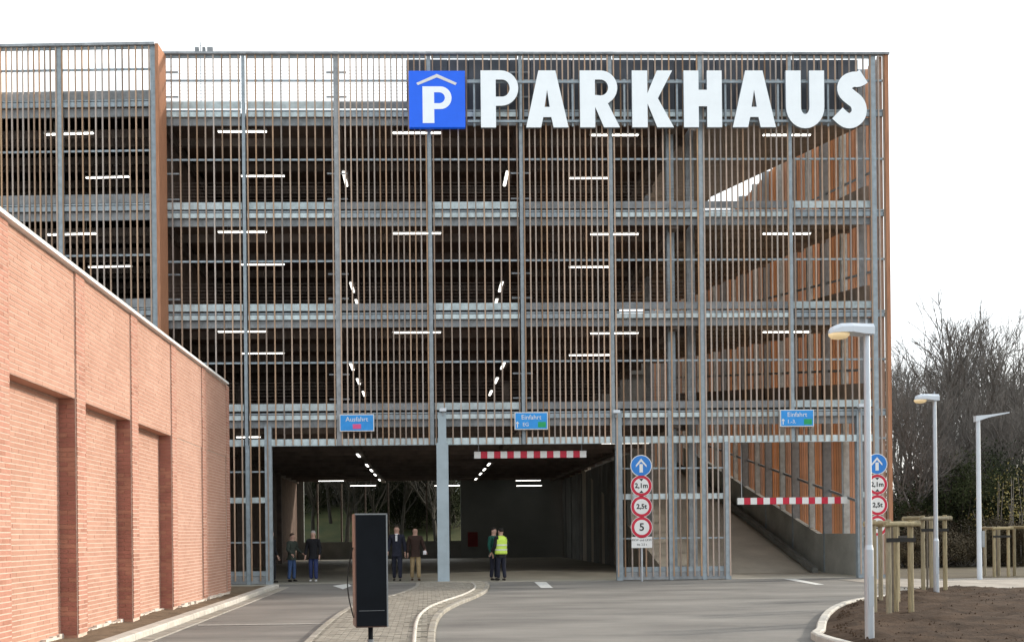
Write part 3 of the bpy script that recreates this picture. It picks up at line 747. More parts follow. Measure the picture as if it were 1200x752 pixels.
# blue P box
ps = thing('parking_sign', 'blue square sign with white letter P under a roof line', 'sign', (onY(512.5,149,SY)[0], SY, onY(512.5,149.5,SY)[1]))
hw = (onY(545.6,116,SY)[0]-onY(479.6,116,SY)[0])/2; hh = onY(512,83,SY)[1]-ps.location.z
bevel(MB().box(-hw, hw, 0.0, 0.16, 0, hh).build('box', blue_p, ps), 0.015)
pw = 34/66*2*hw; ph = 42.5/66*hh; me = outline_mesh('letter', gl_P(pw, ph), -0.012, -0.001, [white_p]); o = link('letter', me, ps); o.location = (-hw+16/66*2*hw, 0, 5/66*hh)
q = lambda px, py: (-hw+(px-479.6)/66*2*hw, (149-py)/66*hh)
me = outline_mesh('roof_mark', [[q(488.5,97.5),q(512.6,87),q(536,97.5),q(534.3,100),q(512.6,91),q(490.3,100)]], -0.011, -0.001, [white_s]); link('roof_mark', me, ps)
# small blue lane signs on the beam
def lane_sign(px0, px1, py0, py1, title, l2, lampcol, label):
    Y = -0.16; x0, zt = onY(px0, py0, Y); x1, zb = onY(px1, py1, Y); w_, h = x1-x0, zt-zb
    t = thing('lane_sign', label, 'sign', ((x0+x1)/2, Y, zb), 0, 'blue lane signs on the beam above the openings')
    MB().box(-w_/2, w_/2, -0.03, 0.05, 0, h).build('frame', white_s, t)
    MB().box(-w_/2+.025, w_/2-.025, -0.036, -0.0301, .025, h-.025).build('panel', blue_l, t)
    text_mesh('lettering', title, 0.21, white_s, t, (0.0, -0.038, h*0.70), 0.002)
    if l2: text_mesh('lettering', l2, 0.17, white_s, t, (-w_*0.17, -0.038, h*0.29), 0.002)
    if l2:
        a = MB(); a.box(-w_*0.42-0.015, -w_*0.42+0.015, -0.040, -0.0365, h*.12, h*.36); n = len(a.v)
        a.v += [(-w_*.42-.06,-.040,h*.34),(-w_*.42+.06,-.040,h*.34),(-w_*.42,-.040,h*.48)]; a.f.append((n,n+1,n+2)); a.m.append(0); a.build('arrow', white_s, t)
        MB().box(w_*0.20, w_*0.44, -0.040, -0.0365, h*.12, h*.44).build('lamp_field', green_p, t)
    else: MB().box(-w_*0.12, w_*0.12, -0.040, -0.0365, h*.14, h*.42).build('lamp_field', pink_p, t); 
lane_sign(398, 438.5, 485.5, 505, 'Ausfahrt', None, 'r', 'blue lane sign reading Ausfahrt with a small red field, above the left opening')
lane_sign(603, 642, 483, 503, 'Einfahrt', 'EG', 'g', 'blue lane sign reading Einfahrt EG with a green field, above the middle opening')
lane_sign(914, 953.5, 480, 499.5, 'Einfahrt', '1.-3.', 'g', 'blue lane sign reading Einfahrt with a green field, above the ramp opening')
# red and white height bars
def height_bar(px0, px1, py, Y, label, chain_top):
    x0, z = onY(px0, py, Y); x1, _ = onY(px1, py, Y); n = 17
    t = thing('height_bar', label, 'barrier', (x0, Y, z), 0, 'red and white height limit bars'); L_ = x1-x0
    wm = MB().box(0.0, L_/n-0.002, -0.05, 0.05, -0.11, 0.11); mw = wm.mesh('segment', white_s); mr_ = wm.mesh('segment', red_p)
    for k in range(n): link('segment', mw if k % 2 == 0 else mr_, t, loc=(k*L_/n, 0, 0))
    for xx in (L_*0.04, L_*0.96): MB().tube((xx,0,0.11),(xx,0,chain_top-z),0.012,n=6).build('chain', galv_dull, t)
height_bar(555.6, 687, 533, 0.5, 'red and white striped height bar hung in the middle opening', LV[0]-0.52)
height_bar(863.9, 992.3, 587, 0.5, 'red and white striped height bar hung across the ramp opening', LV[0]-0.5)
# traffic sign posts
def disc(t, z, r, kind, y=-0.05):
    s = MB(); n = 32
    def dsk(rr, y0, y1, mi):
        k = len(s.v)
        for yy in (y0, y1):
            for i in range(n):
                a = 2*math.pi*i/n; s.v.append((rr*math.cos(a), yy, z+rr*math.sin(a)))
        s.f.append(tuple(range(k, k+n))); s.f.append(tuple(reversed(range(k+n, k+2*n)))); s.m += [mi, mi]
        for i in range(n): j = (i+1) % n; s.f.append((k+i, k+n+i, k+n+j, k+j)); s.m.append(mi)
    if kind == 'arrow':
        dsk(r, y, y+0.02, 0); dsk(r*0.93, y-0.004, y-0.0005, 1); o = s.build('round_sign', [white_s, blue_s], t)
        a = MB(); a.box(-0.055*r/.35, 0.055*r/.35, y-0.009, y-0.005, z-r*.62, z+r*.15); k = len(a.v)
        a.v += [(-r*.5,y-.009,z+r*.05),(-r*.5,y-.009,z-r*.14),(0,y-.009,z+r*.38),(r*.5,y-.009,z-r*.14),(r*.5,y-.009,z+r*.05),(0,y-.009,z+r*.66)]
        a.f += [(k,k+1,k+2,k+5),(k+2,k+3,k+4,k+5)]; a.m += [0,0]; a.build('arrow', white_s, o)
    else:
        dsk(r, y, y+0.02, 0); dsk(r*0.955, y-0.004, y-0.0005, 1); dsk(r*0.70, y-0.008, y-0.0045, 0); o = s.build('round_sign', [white_s, red_p], t)
        text_mesh('lettering', kind, r*(0.98 if len(kind) == 1 else 0.62), black_p, o, (0, y-0.011, z), 0.002, bold=0.006)
        if kind.endswith('m'):
            a = MB(); k = 0
            a.v += [(-.07,y-.010,z+r*.66),(0,y-.010,z+r*.42),(.07,y-.010,z+r*.66),(-.07,y-.010,z-r*.66),(.07,y-.010,z-r*.66),(0,y-.010,z-r*.42)]; a.f += [(0,1,2),(3,4,5)]; a.m += [0,0]; a.build('height_marks', black_p, o)
    o['label'] = {'arrow':'blue round sign with a white upward arrow'}.get(kind, 'red ringed round sign reading %s' % kind)
def sign_post(px, pys, Y, r, label, plate):
    x, _ = onY(px, 600, Y); t = thing('traffic_sign_post', label, 'sign', (x, Y, 0), 0, 'posts with four round traffic signs')
    ztop = onY(px, pys[0]-10, Y)[1]; MB().tube((0,0,0),(0,0,ztop),0.032,n=12).build('post', pole_m, t)
    for py, k in zip(pys, ('arrow', '2,1m', '2,5t', '5')): disc(t, onY(px, py, Y)[1], r, k)
    if plate:
        z1, z0 = onY(px, 628.5, Y)[1], onY(px, 641.5, Y)[1]; o = MB().box(-0.33, 0.33, -0.05, -0.035, z0, z1).build('plate', white_s, t)
        text_mesh('lettering', 'PKW und LKW', 0.10, black_p, o, (0, -0.053, z0+(z1-z0)*.70), 0.001); text_mesh('lettering', 'bis 2,5 t', 0.10, black_p, o, (0, -0.053, z0+(z1-z0)*.30), 0.001)
sign_post(751.5, (545.5, 569, 593.3, 617.5), -0.75, 0.345, 'traffic sign post with four round signs and a white plate between the openings', True)
sign_post(1027.5, (543.5, 567.5, 591.5, 615.5), -1.0, 0.335, 'traffic sign post half hidden behind the nearest street lamp at the building corner', False)
# small floodlights and antennas
for px, py, lab in ((519,482,'small floodlight at the top of the central column'),(722,484,'small floodlight above the slatted gate left post'),(1009,477,'small floodlight above the right gate post of the ramp opening')):
    x, z = onY(px, py, -0.3); t = thing('floodlight', lab, 'light', (x, -0.3, z), 0, 'floodlights above the openings')
    MB().box(-0.11, 0.11, -0.12, 0.04, 0.0, 0.10).build('housing', head_m, t); MB().box(-0.02, 0.02, -0.02, 0.22, -0.14, -0.001).build('bracket', galv_dull, t)
x, z = onY(235, 58, 3.0); t = thing('rooftop_antenna', 'small thin antenna with three stubby boxes above the roof edge at left', 'antenna', (x, 3.0, TOP-1.8))
mz = TOP-1.8
MB().tube((0,0,0),(0,0,z+0.25-mz),0.015,n=6).build('mast', galv_dull, t); MB().tube((-0.9,0,z+.12-mz),(0.75,0,z+.12-mz),0.008,n=5).build('boom', galv_dull, t)
for dx, ww in ((-0.12,.07),(0.12,.05),(0.34,.1)): MB().box(dx-ww, dx+ww, -0.06, 0.06, z-.24-mz, z+.06-mz).build('receiver', galv_dull, t)

# ================================================================ STREET LAMPS
def lamp_near(px, py_top, ground_py, s, label, headlen):
    x, y = onZ(px, ground_py); d = y+DIST; t = thing('street_lamp', label, 'street lamp', (x, y, 0), 0, 'short-armed street lamps by the drive')
    H_ = onY(px, py_top, y)[1]
    rad = 0.051
    MB().tube((0,0,0),(0,0,1.3),rad*1.18,n=20).tube((0,0,1.3),(0,0,1.36),rad*1.18,rad*0.92,n=20).build('lower_pole', pole_m, t, smooth=False)
    MB().tube((0,0,1.36),(0,0,H_-0.05),rad*0.92,rad*0.78,n=20).build('pole', pole_m, t, smooth=False)
    MB().box(-0.035, 0.035, -rad*1.18-0.004, -rad*0.9, 0.55, 0.95).build('service_door', pole_m, t)
    hd = MB(); L_ = headlen; sec = []
    for (u, hz, lo, wy) in ((0.07,0.0,-0.145,0.10),(-0.15*L_,0.0,-0.14,0.12),(-0.45*L_,0.005,-0.12,0.14),(-0.75*L_,0.0,-0.12,0.14),(-0.93*L_,-0.03,-0.12,0.10),(-1.0*L_,-0.08,-0.12,0.04)):
        sec.append([(u,-wy,lo),(u,-wy,hz-0.05),(u,-wy*.6,hz),(u,wy*.6,hz),(u,wy,hz-0.05),(u,wy,lo)])
    for sc in sec: hd.v += [(a,b,c+H_) for a,b,c in sc]
    for i in range(len(sec)-1):
        for k in range(6): a, b = i*6+k, i*6+(k+1)%6; hd.f.append((a,b,b+6,a+6)); hd.m.append(0)
    hd.f.append(tuple(range(5,-1,-1))); hd.f.append(tuple(range((len(sec)-1)*6, len(sec)*6))); hd.m += [0,0]
    o = hd.build('lamp_head', head_m, t)
    bw = MB(); bw.lathe([(0.03,-0.075),(0.09,-0.06),(0.115,-0.03),(0.12,0.0)], (-0.74*L_,0,H_-0.122), 18, sx=1.15, sy=1.0); bw.build('glass_bowl', bowl_m, o, smooth=True)
    MB().box(-0.012,0.012,-0.012,0.012,H_,H_+0.07).build('pin', galv_dull, t)
lamp_near(1019.3, 380, 758, 1, 'nearest street lamp, tall grey pole in front of the corner of the slatted facade', 0.50)
lamp_near(1097.5, 462, 701, 1, 'middle street lamp rising from behind the second stake frame', 0.44)
x, y = onZ(1148, 678.5); t = thing('street_lamp', 'slim far street lamp with a flat rising arm pointing right, by the pale pavement', 'street lamp', (x, y, 0)); H_ = onY(1148, 488, y)[1]
MB().tube((0,0,0),(0,0,H_),0.075,0.06,n=14).build('pole', head_m, t)
mb = MB(); L_ = 0.95
for (u, a, b, wy) in ((-0.10,-0.16,0.02,0.08),(0.3,-0.03,0.05,0.12),(L_,0.10,0.13,0.07)):
    mb.v += [(u,-wy,H_+a),(u,wy,H_+a),(u,wy,H_+b),(u,-wy,H_+b)]
for i in range(2):
    for k in range(4): a, b = i*4+k, i*4+(k+1)%4; mb.f.append((a,b,b+4,a+4)); mb.m.append(0)
mb.f += [(3,2,1,0),(8,9,10,11)]; mb.m += [0,0]; mb.build('lamp_head', head_m, t)
MB().box(0.06, 0.14, -0.07, 0.03, 1.0, 1.5).build('service_box', galv_dull, t)

# ================================================================ STAKE FRAMES
def stake_frame(cx, cy, side, h, rot, label, rad=0.05, young=True):
    t = thing('stake_frame', label, 'tree support', (cx, cy, 0.05), rot, 'round timber stake frames around young trees')
    cs = [(-side/2,-side/2),(side/2,-side/2),(side/2,side/2),(-side/2,side/2)]
    for (a, b) in cs: 
        hh_ = h+random.uniform(-0.02, 0.03)
        MB().tube((a,b,-0.1),(a*1.0,b,hh_),rad,rad*0.95,n=10).build('stake', stake_m, t)
    for i in range(4):
        p, q_ = Vector((*cs[i], h-0.06)), Vector((*cs[(i+1)%4], h-0.06)); d = (q_-p).normalized(); off = Vector((d.y,-d.x,0))*(rad+0.035)
        zz = Vector((0,0,0.02 if i % 2 else 0.0))
        MB().tube(p-d*0.12+off+zz, q_+d*0.12+off+zz, 0.042, n=8).build('crossbar', stake_m, t)
    MB().box(-side/2-rad-0.02, side/2+rad+0.02, -side/2-rad-0.006, -side/2-rad, h-0.36, h-0.29).box(side/2+rad, side/2+rad+.006, -side/2-rad, side/2+rad, h-.36, h-.29).build('strap', strap_m, t)
    MB().tube((0.0,0.0,-0.05),(0.02,0.01,h*0.98),0.026,0.018,n=7).build('young_trunk', bark2, t)
    return t
def atp(px, py): return onZ(px, py)
x, y = atp(1046, 727); stake_frame(x, y, 0.42, 1.66, R(10), 'nearest stake frame of round timber poles, just right of the tall lamp pole', 0.048)
x, y = atp(1050, 711); stake_frame(x, y, 0.40, 1.68, R(28), 'stake frame standing directly behind the nearest one', 0.045)
x, y = atp(1087, 697.5); stake_frame(x, y, 0.55, 1.82, R(6), 'stake frame around the foot of the middle street lamp', 0.048)
x, y = atp(1168, 674); stake_frame(x, y, 0.50, 1.58, R(5), 'far stake frame on the verge right of the slim far lamp', 0.05)
x, y = atp(1203, 673.5); stake_frame(x, y, 0.50, 1.60, R(12), 'stake frame cut by the right edge of the picture', 0.05)

# ================================================================ LOUDSPEAKER
spx, spy = onY(433.5, 667, -DIST+8.2)[0], -DIST+8.2
t = thing('loudspeaker', 'tall black column loudspeaker on a pole in front of the traffic island', 'loudspeaker', (spx, spy, 0), R(9))
z0, z1 = onY(433, 733.5, spy)[1], onY(433, 601.5, spy)[1]
bevel(MB().box(-0.125, 0.125, -0.10, 0.14, z0, z1).build('cabinet', spk_side, t), 0.008)
MB().box(-0.116, 0.116, -0.112, -0.102, z0+0.012, z1-0.012).build('grille', spk_m, t)
MB().box(0.117, 0.128, -0.114, -0.101, z0+0.005, z1-0.005).box(-0.125, 0.128, -0.114, -0.101, z1-0.011, z1-0.001).build('edge_highlight', spk_hl_fit, t)  # pale strips painting the highlights along the right and top edges
MB().box(-0.10, 0.10, -0.1135, -0.1125, z0+0.13, z0+0.133).build('seam', spk_hl_fit, t)
MB().tube((0,0,0.0),(0,0,z0+0.02),0.019,n=12).build('pole', spk_m, t)
MB().tube((0,0,z0-0.16),(0,0,z0-0.1),0.026,n=12).build('clamp', spk_hl_fit, t)
for k in range(3):
    a = R(30+120*k); MB().tube((0,0,0.45),(0.5*math.cos(a),0.5*math.sin(a),0.01),0.012,n=8).build('leg', spk_m, t)
cb = MB(); pr = None
for k in range(15):
    a = k/14; p = (-0.13-0.045*math.sin(a*math.pi), 0.02, z0+0.62-0.55*a)
    if pr: cb.tube(pr, p, 0.005, n=5)
    pr = p
cb.build('cable', strap_m, t)

# ================================================================ PEOPLE
def skin_obj(name, verts, edges, rads, m, parent, sub=2):
    me = bpy.data.meshes.new(name); me.from_pydata(verts, edges, []); me.materials.append(m)
    o = link(name, me, parent); sk = o.modifiers.new('skin', 'SKIN'); sk.use_smooth_shade = True
    me.skin_vertices.new() if not me.skin_vertices else None
    lay = me.skin_vertices[0].data
    for i, r in enumerate(rads):
        lay[i].radius = (r, r) if not isinstance(r, tuple) else r; lay[i].use_root = (i == 0)
    ss = o.modifiers.new('sub', 'SUBSURF'); ss.levels = ss.render_levels = sub
    return o
def person(px, py, rot, h, label, top, legs, shoes, hair, pose=None, Y=None, vest=None, collar=None, bald=False):
    x, y = onZ(px, py)
    if Y is not None: y = Y; x = onY(px, py, Y)[0]
    s = h/1.75; t = thing('person', label, 'person', (x, y, 0.01), rot); pose = pose or {}
    st = pose.get('stride', 0.06); el = pose.get('arms', ((0.0,-0.05,0.0),(0.0,-0.05,0.0)))
    lean = pose.get('lean', 0.0)
    hips = {}
    V = [(0,0,.95),(0,0.0,1.12),(0,0.0+lean*.4,1.32),(0,0.01+lean*.7,1.46),(0,0.0+lean*.9,1.53),(0,-0.01+lean,1.60),(0,-0.015+lean*1.05,1.67),(0,-0.005+lean*1.1,1.735)]
    Rr = [(.13,.10),(.125,.095),(.15,.11),(.09,.07),(.058,.058),(.082,.09),(.096,.112),(.07,.085)]
    E = [(i,i+1) for i in range(7)]
    JV, JR, JE = list(V[0:4]), [(.165,.135),(.165,.13),(.185,.14),(.125,.10)], [(0,1),(1,2),(2,3)]
    JV.append((0,0.0,.84)); JR.append((.165,.13)); JE.append((0,4)); JV.append((0,0.005+lean*.8,1.515)); JR.append((.075,.072)); JE.append((3,5))
    TV, TR, TE = [(0,0,.95),(0,0,.90)], [(.145,.115),(.13,.11)], [(0,1)]
    for sd in (-1, 1):
        yf = st*sd
        hip, kn, an, to = (sd*.09,0,.88), (sd*.10,-.02+yf*-.5,.50), (sd*.105,.02-yf,.10), (sd*.12,-.13-yf,.045)
        n = len(V); V += [hip, kn, an]; Rr += [.078,.055,.038]; E += [(0,n),(n,n+1),(n+1,n+2)]
        n = len(TV); TV += [(sd*.092,0,.82), ((hip[0]+kn[0])/2,(hip[1]+kn[1])/2,.68), kn, ((kn[0]+an[0])/2,(kn[1]+an[1])/2,.30), (an[0],an[1],.09)]; TR += [.098,.092,.078,.07,.066]; TE += [(1,n),(n,n+1),(n+1,n+2),(n+2,n+3),(n+3,n+4)]
        sh = skin_obj('shoe', [(an[0],an[1]+.03,.05),(an[0]+.005,an[1]-.07,.045),(to[0],to[1]-.01,.035)], [(0,1),(1,2)], [(.042,.045),(.045,.036),(.038,.026)], shoes, t, 1)
        sh.scale = (s,s,s)
        ex, ey, ez = el[0 if sd < 0 else 1]
        shd, elb = (sd*.185,lean*.65,1.43), (sd*(.245+ex*.4), .03+ey*.3+lean*.4, 1.15+ez*.3)
        wr = (sd*(.25+ex), -.03+ey*1.6, .90+ez)
        n = len(V); V += [shd, elb, wr]; Rr += [.058,.043,.028]; E += [(3,n),(n,n+1),(n+1,n+2)]
        n2 = len(JV); JV += [shd, elb, (wr[0],wr[1],wr[2]+.02)]; JR += [.082,.066,.052]; JE += [(3,n2),(n2,n2+1),(n2+1,n2+2)]
        # palm and fingers
        dr = (Vector(wr)-Vector(elb)).normalized(); pal = Vector(wr)+dr*.06; kc = Vector(wr)+dr*.10
        m0 = len(V); V += [tuple(pal), tuple(kc)]; Rr += [(.036,.018),(.038,.014)]; E += [(n+2,m0),(m0,m0+1)]
        side = Vector((0,1,0)).cross(dr).cross(dr); side = Vector((0,-1,0)) - dr*dr.dot(Vector((0,-1,0))); side.normalize(); inn = dr.cross(side)*(-sd)
        for f, (o_, ln) in enumerate(((-.030,.062),(-.010,.075),(.010,.078),(.030,.068))):
            b0 = kc + side*(-o_); m1 = b0+dr*ln*.5+inn*.008; m2 = b0+dr*ln*.85+inn*.03; q0 = len(V)
            V += [tuple(b0+dr*.01), tuple(m1), tuple(m2)]; Rr += [.009,.0085,.0075]; E += [(m0+1,q0),(q0,q0+1),(q0+1,q0+2)]
        q0 = len(V); th = Vector(wr)+dr*.035+side*.032; V += [tuple(th), tuple(th+side*.018+dr*.035), tuple(th+side*.02+dr*.06+inn*.01)]; Rr += [.012,.010,.008]; E += [(m0,q0),(q0,q0+1),(q0+1,q0+2)]
    b_ = skin_obj('body', V, E, Rr, skin_m, t, 1); j = skin_obj('jacket', JV, JE, JR, top, t, 2); l = skin_obj('trousers', TV, TE, TR, legs, t, 2)
    for o in (b_, j, l): o.scale = (s,s,s)
    if vest:
        vm = MB().lathe([(1.0,.90),(1.02,.96),(.96,1.12),(1.0,1.28),(1.03,1.38),(.86,1.46),(.42,1.52)], (0,0,0), 24, sx=.222, sy=.168)
        o = vm.build('vest', vest[0], t, smooth=True); o.scale = (s,s,s)
        for z in (1.02, 1.18):
            st_ = MB().lathe([(1.0,0),(1.0,.05)], (0,0.0,z), 24, sx=.226, sy=.172); q_ = st_.build('reflective_band', vest[1], t); q_.scale = (s,s,s)
    if collar:
        o = MB().lathe([(.062,0),(.066,.03),(.055,.05)], (0,-.03,1.47), 14); o.v.append((0,0,0)); o.v.pop(); c_ = o.build('collar', collar, t, smooth=True); c_.scale = (s,s,s)
        c2 = MB().box(-.035,.035,-.150,-.135,1.28,1.46).build('shirt_front', collar, t); c2.scale = (s,s,s); bevel(c2, .008)
    # hair cap, ears, nose, eyes
    hx, hy = 0.0, lean*1.05
    hm = MB(); n = 14
    prof = [(.080,1.655),(.088,1.69),(.086,1.73),(.066,1.765),(.03,1.785)]
    hm.lathe([(r,z) for r,z in prof], (hx,hy+.018,0), n, sx=.93, sy=1.12)
    if not bald:
        ho = hm.build('hair', hair, t, smooth=True); ho.scale = (s,s,s)
    nm = MB().tube((hx,hy-.088,1.655),(hx,hy-.112,1.628),.008,.013,n=8).build('nose', skin_m, t, smooth=True); nm.scale = (s,s,s)
    em = MB()
    for sd in (-1,1): em.lathe([(.003,-.006),(.009,0),(.003,.006)], (hx+sd*.03,hy-.082,1.665), 8)
    eo = em.build('eyes', black_p, t); eo.scale = (s,s,s)
    mo = MB().box(hx-.022,hx+.022,hy-.090,hy-.080,1.598,1.604).build('mouth', mouth_m, t); mo.scale = (s,s,s)
    er = MB()
    for sd in (-1,1): er.lathe([(.008,-.03),(.018,0),(.01,.03)], (hx+sd*.08,hy+.01,1.65), 8, sx=.5)
    eo = er.build('ears', skin_m, t, smooth=True); eo.scale = (s,s,s)
    return t
mouth_m = mat('lips', (0.33, 0.14, 0.12), 0.6)
c_green = cloth('olive_cloth', (0.045,0.055,0.045)); c_black = cloth('black_cloth', (0.014,0.014,0.017)); c_navy = cloth('navy_cloth', (0.018,0.02,0.034))
c_brown = cloth('brown_cloth', (0.045,0.026,0.020)); c_khaki = cloth('khaki_cloth', (0.36,0.27,0.15)); c_jean = cloth('jeans', (0.05,0.09,0.20)); c_jean2 = cloth('dark_jeans', (0.035,0.05,0.14))
c_dgreen = cloth('dark_green_cloth', (0.012,0.085,0.065)); c_vest = mat('hi_vis', (0.62,0.85,0.12), 0.6, 0.06, 8, emit=None); c_band = mat('reflective', (0.72,0.74,0.62), 0.4)
sh_w = cloth('white_shoe', (0.65,0.65,0.66)); sh_b = cloth('black_shoe', (0.02,0.018,0.016)); sh_br = cloth('brown_shoe', (0.08,0.045,0.025))
h_br = cloth('brown_hair', (0.06,0.04,0.028)); h_gr = cloth('grey_hair', (0.42,0.40,0.38)); h_bk = cloth('black_hair', (0.018,0.015,0.013)); wshirt = cloth('white_shirt', (0.72,0.72,0.74))
person(318, 681, R(70), 1.72, 'person in dark clothes mostly hidden behind the left gate post', c_black, c_black, sh_b, h_gr, Y=0.9)
person(342, 681.5, R(55), 1.62, 'person in olive jacket and blue jeans leaning to the right by the left gate', c_green, c_jean, sh_b, h_br, dict(arms=((0.04,-.16,.10),(0.02,-.18,.12)), lean=-0.05, stride=.03))
person(367.5, 681.5, R(-10), 1.70, 'person in a black jacket, blue jeans and white shoes left of the loudspeaker', c_black, c_jean2, sh_w, h_gr, dict(stride=.05))
person(465.5, 681, R(-4), 1.84, 'person in a dark suit and white shirt walking beside the loudspeaker', c_navy, c_navy, sh_b, h_br, dict(stride=.12, arms=((0.03,-.06,.02),(0.0,.06,0))), collar=wshirt)
person(487, 680.5, R(6), 1.78, 'person in a brown jacket and khaki trousers walking left of the column', c_brown, c_khaki, sh_br, h_gr, dict(stride=.08, arms=((0.0,.03,0),(0.07,-.08,.10))), bald=True)
person(579, 680, R(50), 1.74, 'person in a dark green jacket behind the one in the yellow vest', c_dgreen, c_navy, sh_b, h_bk, dict(stride=.02), Y=0.9)
person(587.5, 680.5, R(-150), 1.72, 'person in a bright yellow safety vest and dark trousers seen from behind', c_black, c_navy, sh_b, h_bk, dict(arms=((0.05,-.08,.05),(0.03,-.08,.05)), stride=.04), vest=(c_vest, c_band))
x, z = onY(498.5, 647, -0.1); t = tag(MB().box(-.05,.05,-.04,.04,-.06,.06).box(-.02,.02,-.07,-.041,-.03,.03).build('bag', wshirt), 'small pale camera held beside the khaki trousers', 'camera'); t.name = 'camera_in_hand'; t.location = (x-0.02, -0.25, z)

# red cabinet on the far wall
x, z = onY(554, 632, YB-0.05); t = thing('fire_cabinet', 'dim red cabinet on the far grey wall', 'cabinet', (x, YB-0.12, z-.45)); MB().box(-.32,.32,-.1,.1,0,.95).build('case', mat('dull_red', (0.20,0.03,0.03)), t); MB().box(-.28,.28,-.112,-.101,.05,.9).build('door', mat('dull_red_door', (0.16,0.025,0.025)), t)

# ================================================================ TREES
def tree_mesh(seed, h, levels=6, spread=0.5, trunk_r=0.22, clear=0.28, m=bark, sides=4, forks=(2,3), name='crown', thin=0.005):
    rnd = random.Random(seed); tr, cr_ = MB(), MB()
    def branch(p, d, ln, r, lv):
        n = 3 if lv < 3 else 2; q = p.copy(); dd = d.copy(); mb = tr if lv == 0 else cr_
        pts = [q.copy()]
        for k in range(n):
            dd = (dd + Vector((rnd.uniform(-1,1), rnd.uniform(-1,1), rnd.uniform(-.3,.5)))*0.10*(1+lv*.35)).normalized(); q2 = q+dd*ln/n
            ra = r*(1-0.30*k/n); rb = r*(1-0.30*(k+1)/n)
            mb.tube(q, q2, max(ra,thin), max(rb,thin), n=(7 if lv == 0 else (5 if lv == 1 else 3)), caps=False); q = q2; pts.append(q.copy())
        if lv >= levels: return
        nf = rnd.choice(forks) + (1 if lv == 0 else 0)
        for k in range(nf):
            ax = dd.orthogonal().normalized(); ax.rotate(Matrix.Rotation(rnd.uniform(0, 6.28), 3, dd)); an = rnd.uniform(0.22, spread)
            nd = dd.copy(); nd.rotate(Matrix.Rotation(an, 3, ax)); nd = (nd+Vector((0,0,0.13))).normalized()
            branch(q, nd, ln*rnd.uniform(.66,.86), r*0.70*rnd.uniform(.75,1.0), lv+1)
        for k in range(rnd.choice((1,2,2))):                       # side shoots
            b0 = pts[rnd.randint(1, len(pts)-1)]; ax = dd.orthogonal().normalized(); ax.rotate(Matrix.Rotation(rnd.uniform(0, 6.28), 3, dd))
            nd = dd.copy(); nd.rotate(Matrix.Rotation(rnd.uniform(.5,.95), 3, ax)); branch(b0, (nd+Vector((0,0,.15))).normalized(), ln*rnd.uniform(.5,.7), r*.4, max(lv+1, lv+2 if lv > 0 else 2))
    branch(Vector((0,0,-.2)), Vector((rnd.uniform(-.05,.05),rnd.uniform(-.05,.05),1)), h*clear, trunk_r, 0)
    zmax = max(v[2] for v in cr_.v); k = h/zmax
    for mb in (tr, cr_): mb.v = [(a*k, b*k, c*k) for a,b,c in mb.v]
    return tr.mesh('trunk', m), cr_.mesh(name, m)
TM = [tree_mesh(11, 10, 6, 0.55, 0.17), tree_mesh(23, 10, 6, 0.48, 0.15), tree_mesh(5, 10, 6, 0.62, 0.16, clear=0.22)]
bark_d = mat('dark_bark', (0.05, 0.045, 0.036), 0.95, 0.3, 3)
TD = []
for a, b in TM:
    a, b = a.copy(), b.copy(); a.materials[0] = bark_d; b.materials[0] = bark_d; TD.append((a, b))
YM = [tree_mesh(31, 10, 5, 0.38, 0.10, clear=0.35, m=bark2)]
print('tree faces', [len(a[1].polygons) for a in TM+YM])
def tree(px, Y, h, which, label, group='bare trees behind the pavement', rot=None, ms=TM, wide=1.0, z=0):
    x = onY(px, 600, Y)[0]; t = thing('bare_tree', label, 'tree', (x, Y, z), rot if rot is not None else random.uniform(0,6.28), group)
    a = link('trunk', ms[which][0], t); b = link('crown', ms[which][1], t); s = h/10
    for o in (a, b): o.scale = (s*wide, s*wide, s)
    return t
tree(1085, 36, 18.2, 0, 'tall bare tree directly right of the car park corner, behind the middle street lamp', rot=0.5)
tree(1172, 38, 18.0, 1, 'tall bare tree at the right, behind the slim far street lamp', rot=2.1)
tree(1210, 33, 15.5, 2, 'bare tree cut by the right edge of the picture', rot=1.0)
tree(1130, 48, 15.5, 2, 'lower bare tree between the two tall ones', rot=4.0)
tree(1062, 50, 16.5, 1, 'bare tree partly hidden by the car park corner', rot=3.3)
tree(1108, 42, 13.5, 1, 'smaller bare tree just right of the middle street lamp head', rot=5.1)
tree(1152, 55, 17.0, 0, 'far bare tree seen above the slim street lamp', rot=0.1)
tree(1190, 50, 16.8, 0, 'far bare tree among the right hand crowns', rot=2.9)
tree(1240, 45, 17, 0, 'bare tree just outside the right edge, twigs reaching in', rot=0.9)
tree(1075, 24, 8.5, 0, 'low twiggy tree at the foot of the woodland behind the stake frames', rot=1.9, wide=0.9)
tree(1130, 26, 7.0, 2, 'low twiggy tree beside the slim far lamp pole', rot=2.4)
for i, (px, Y, h) in enumerate(((1056,30,12),(1070,28,10.5),(1096,31,12),(1118,29,9),(1140,32,9),(1160,29,10),(1186,30,9),(1205,29,10),(1078,52,17.5),(1196,50,18.5))):
    tree(px, Y, h, i % 3, '%s slender bare tree from the left among the taller ones' % ['first','third','fourth','fifth','sixth','seventh','eighth','tenth','second','ninth'][i], wide=0.8)
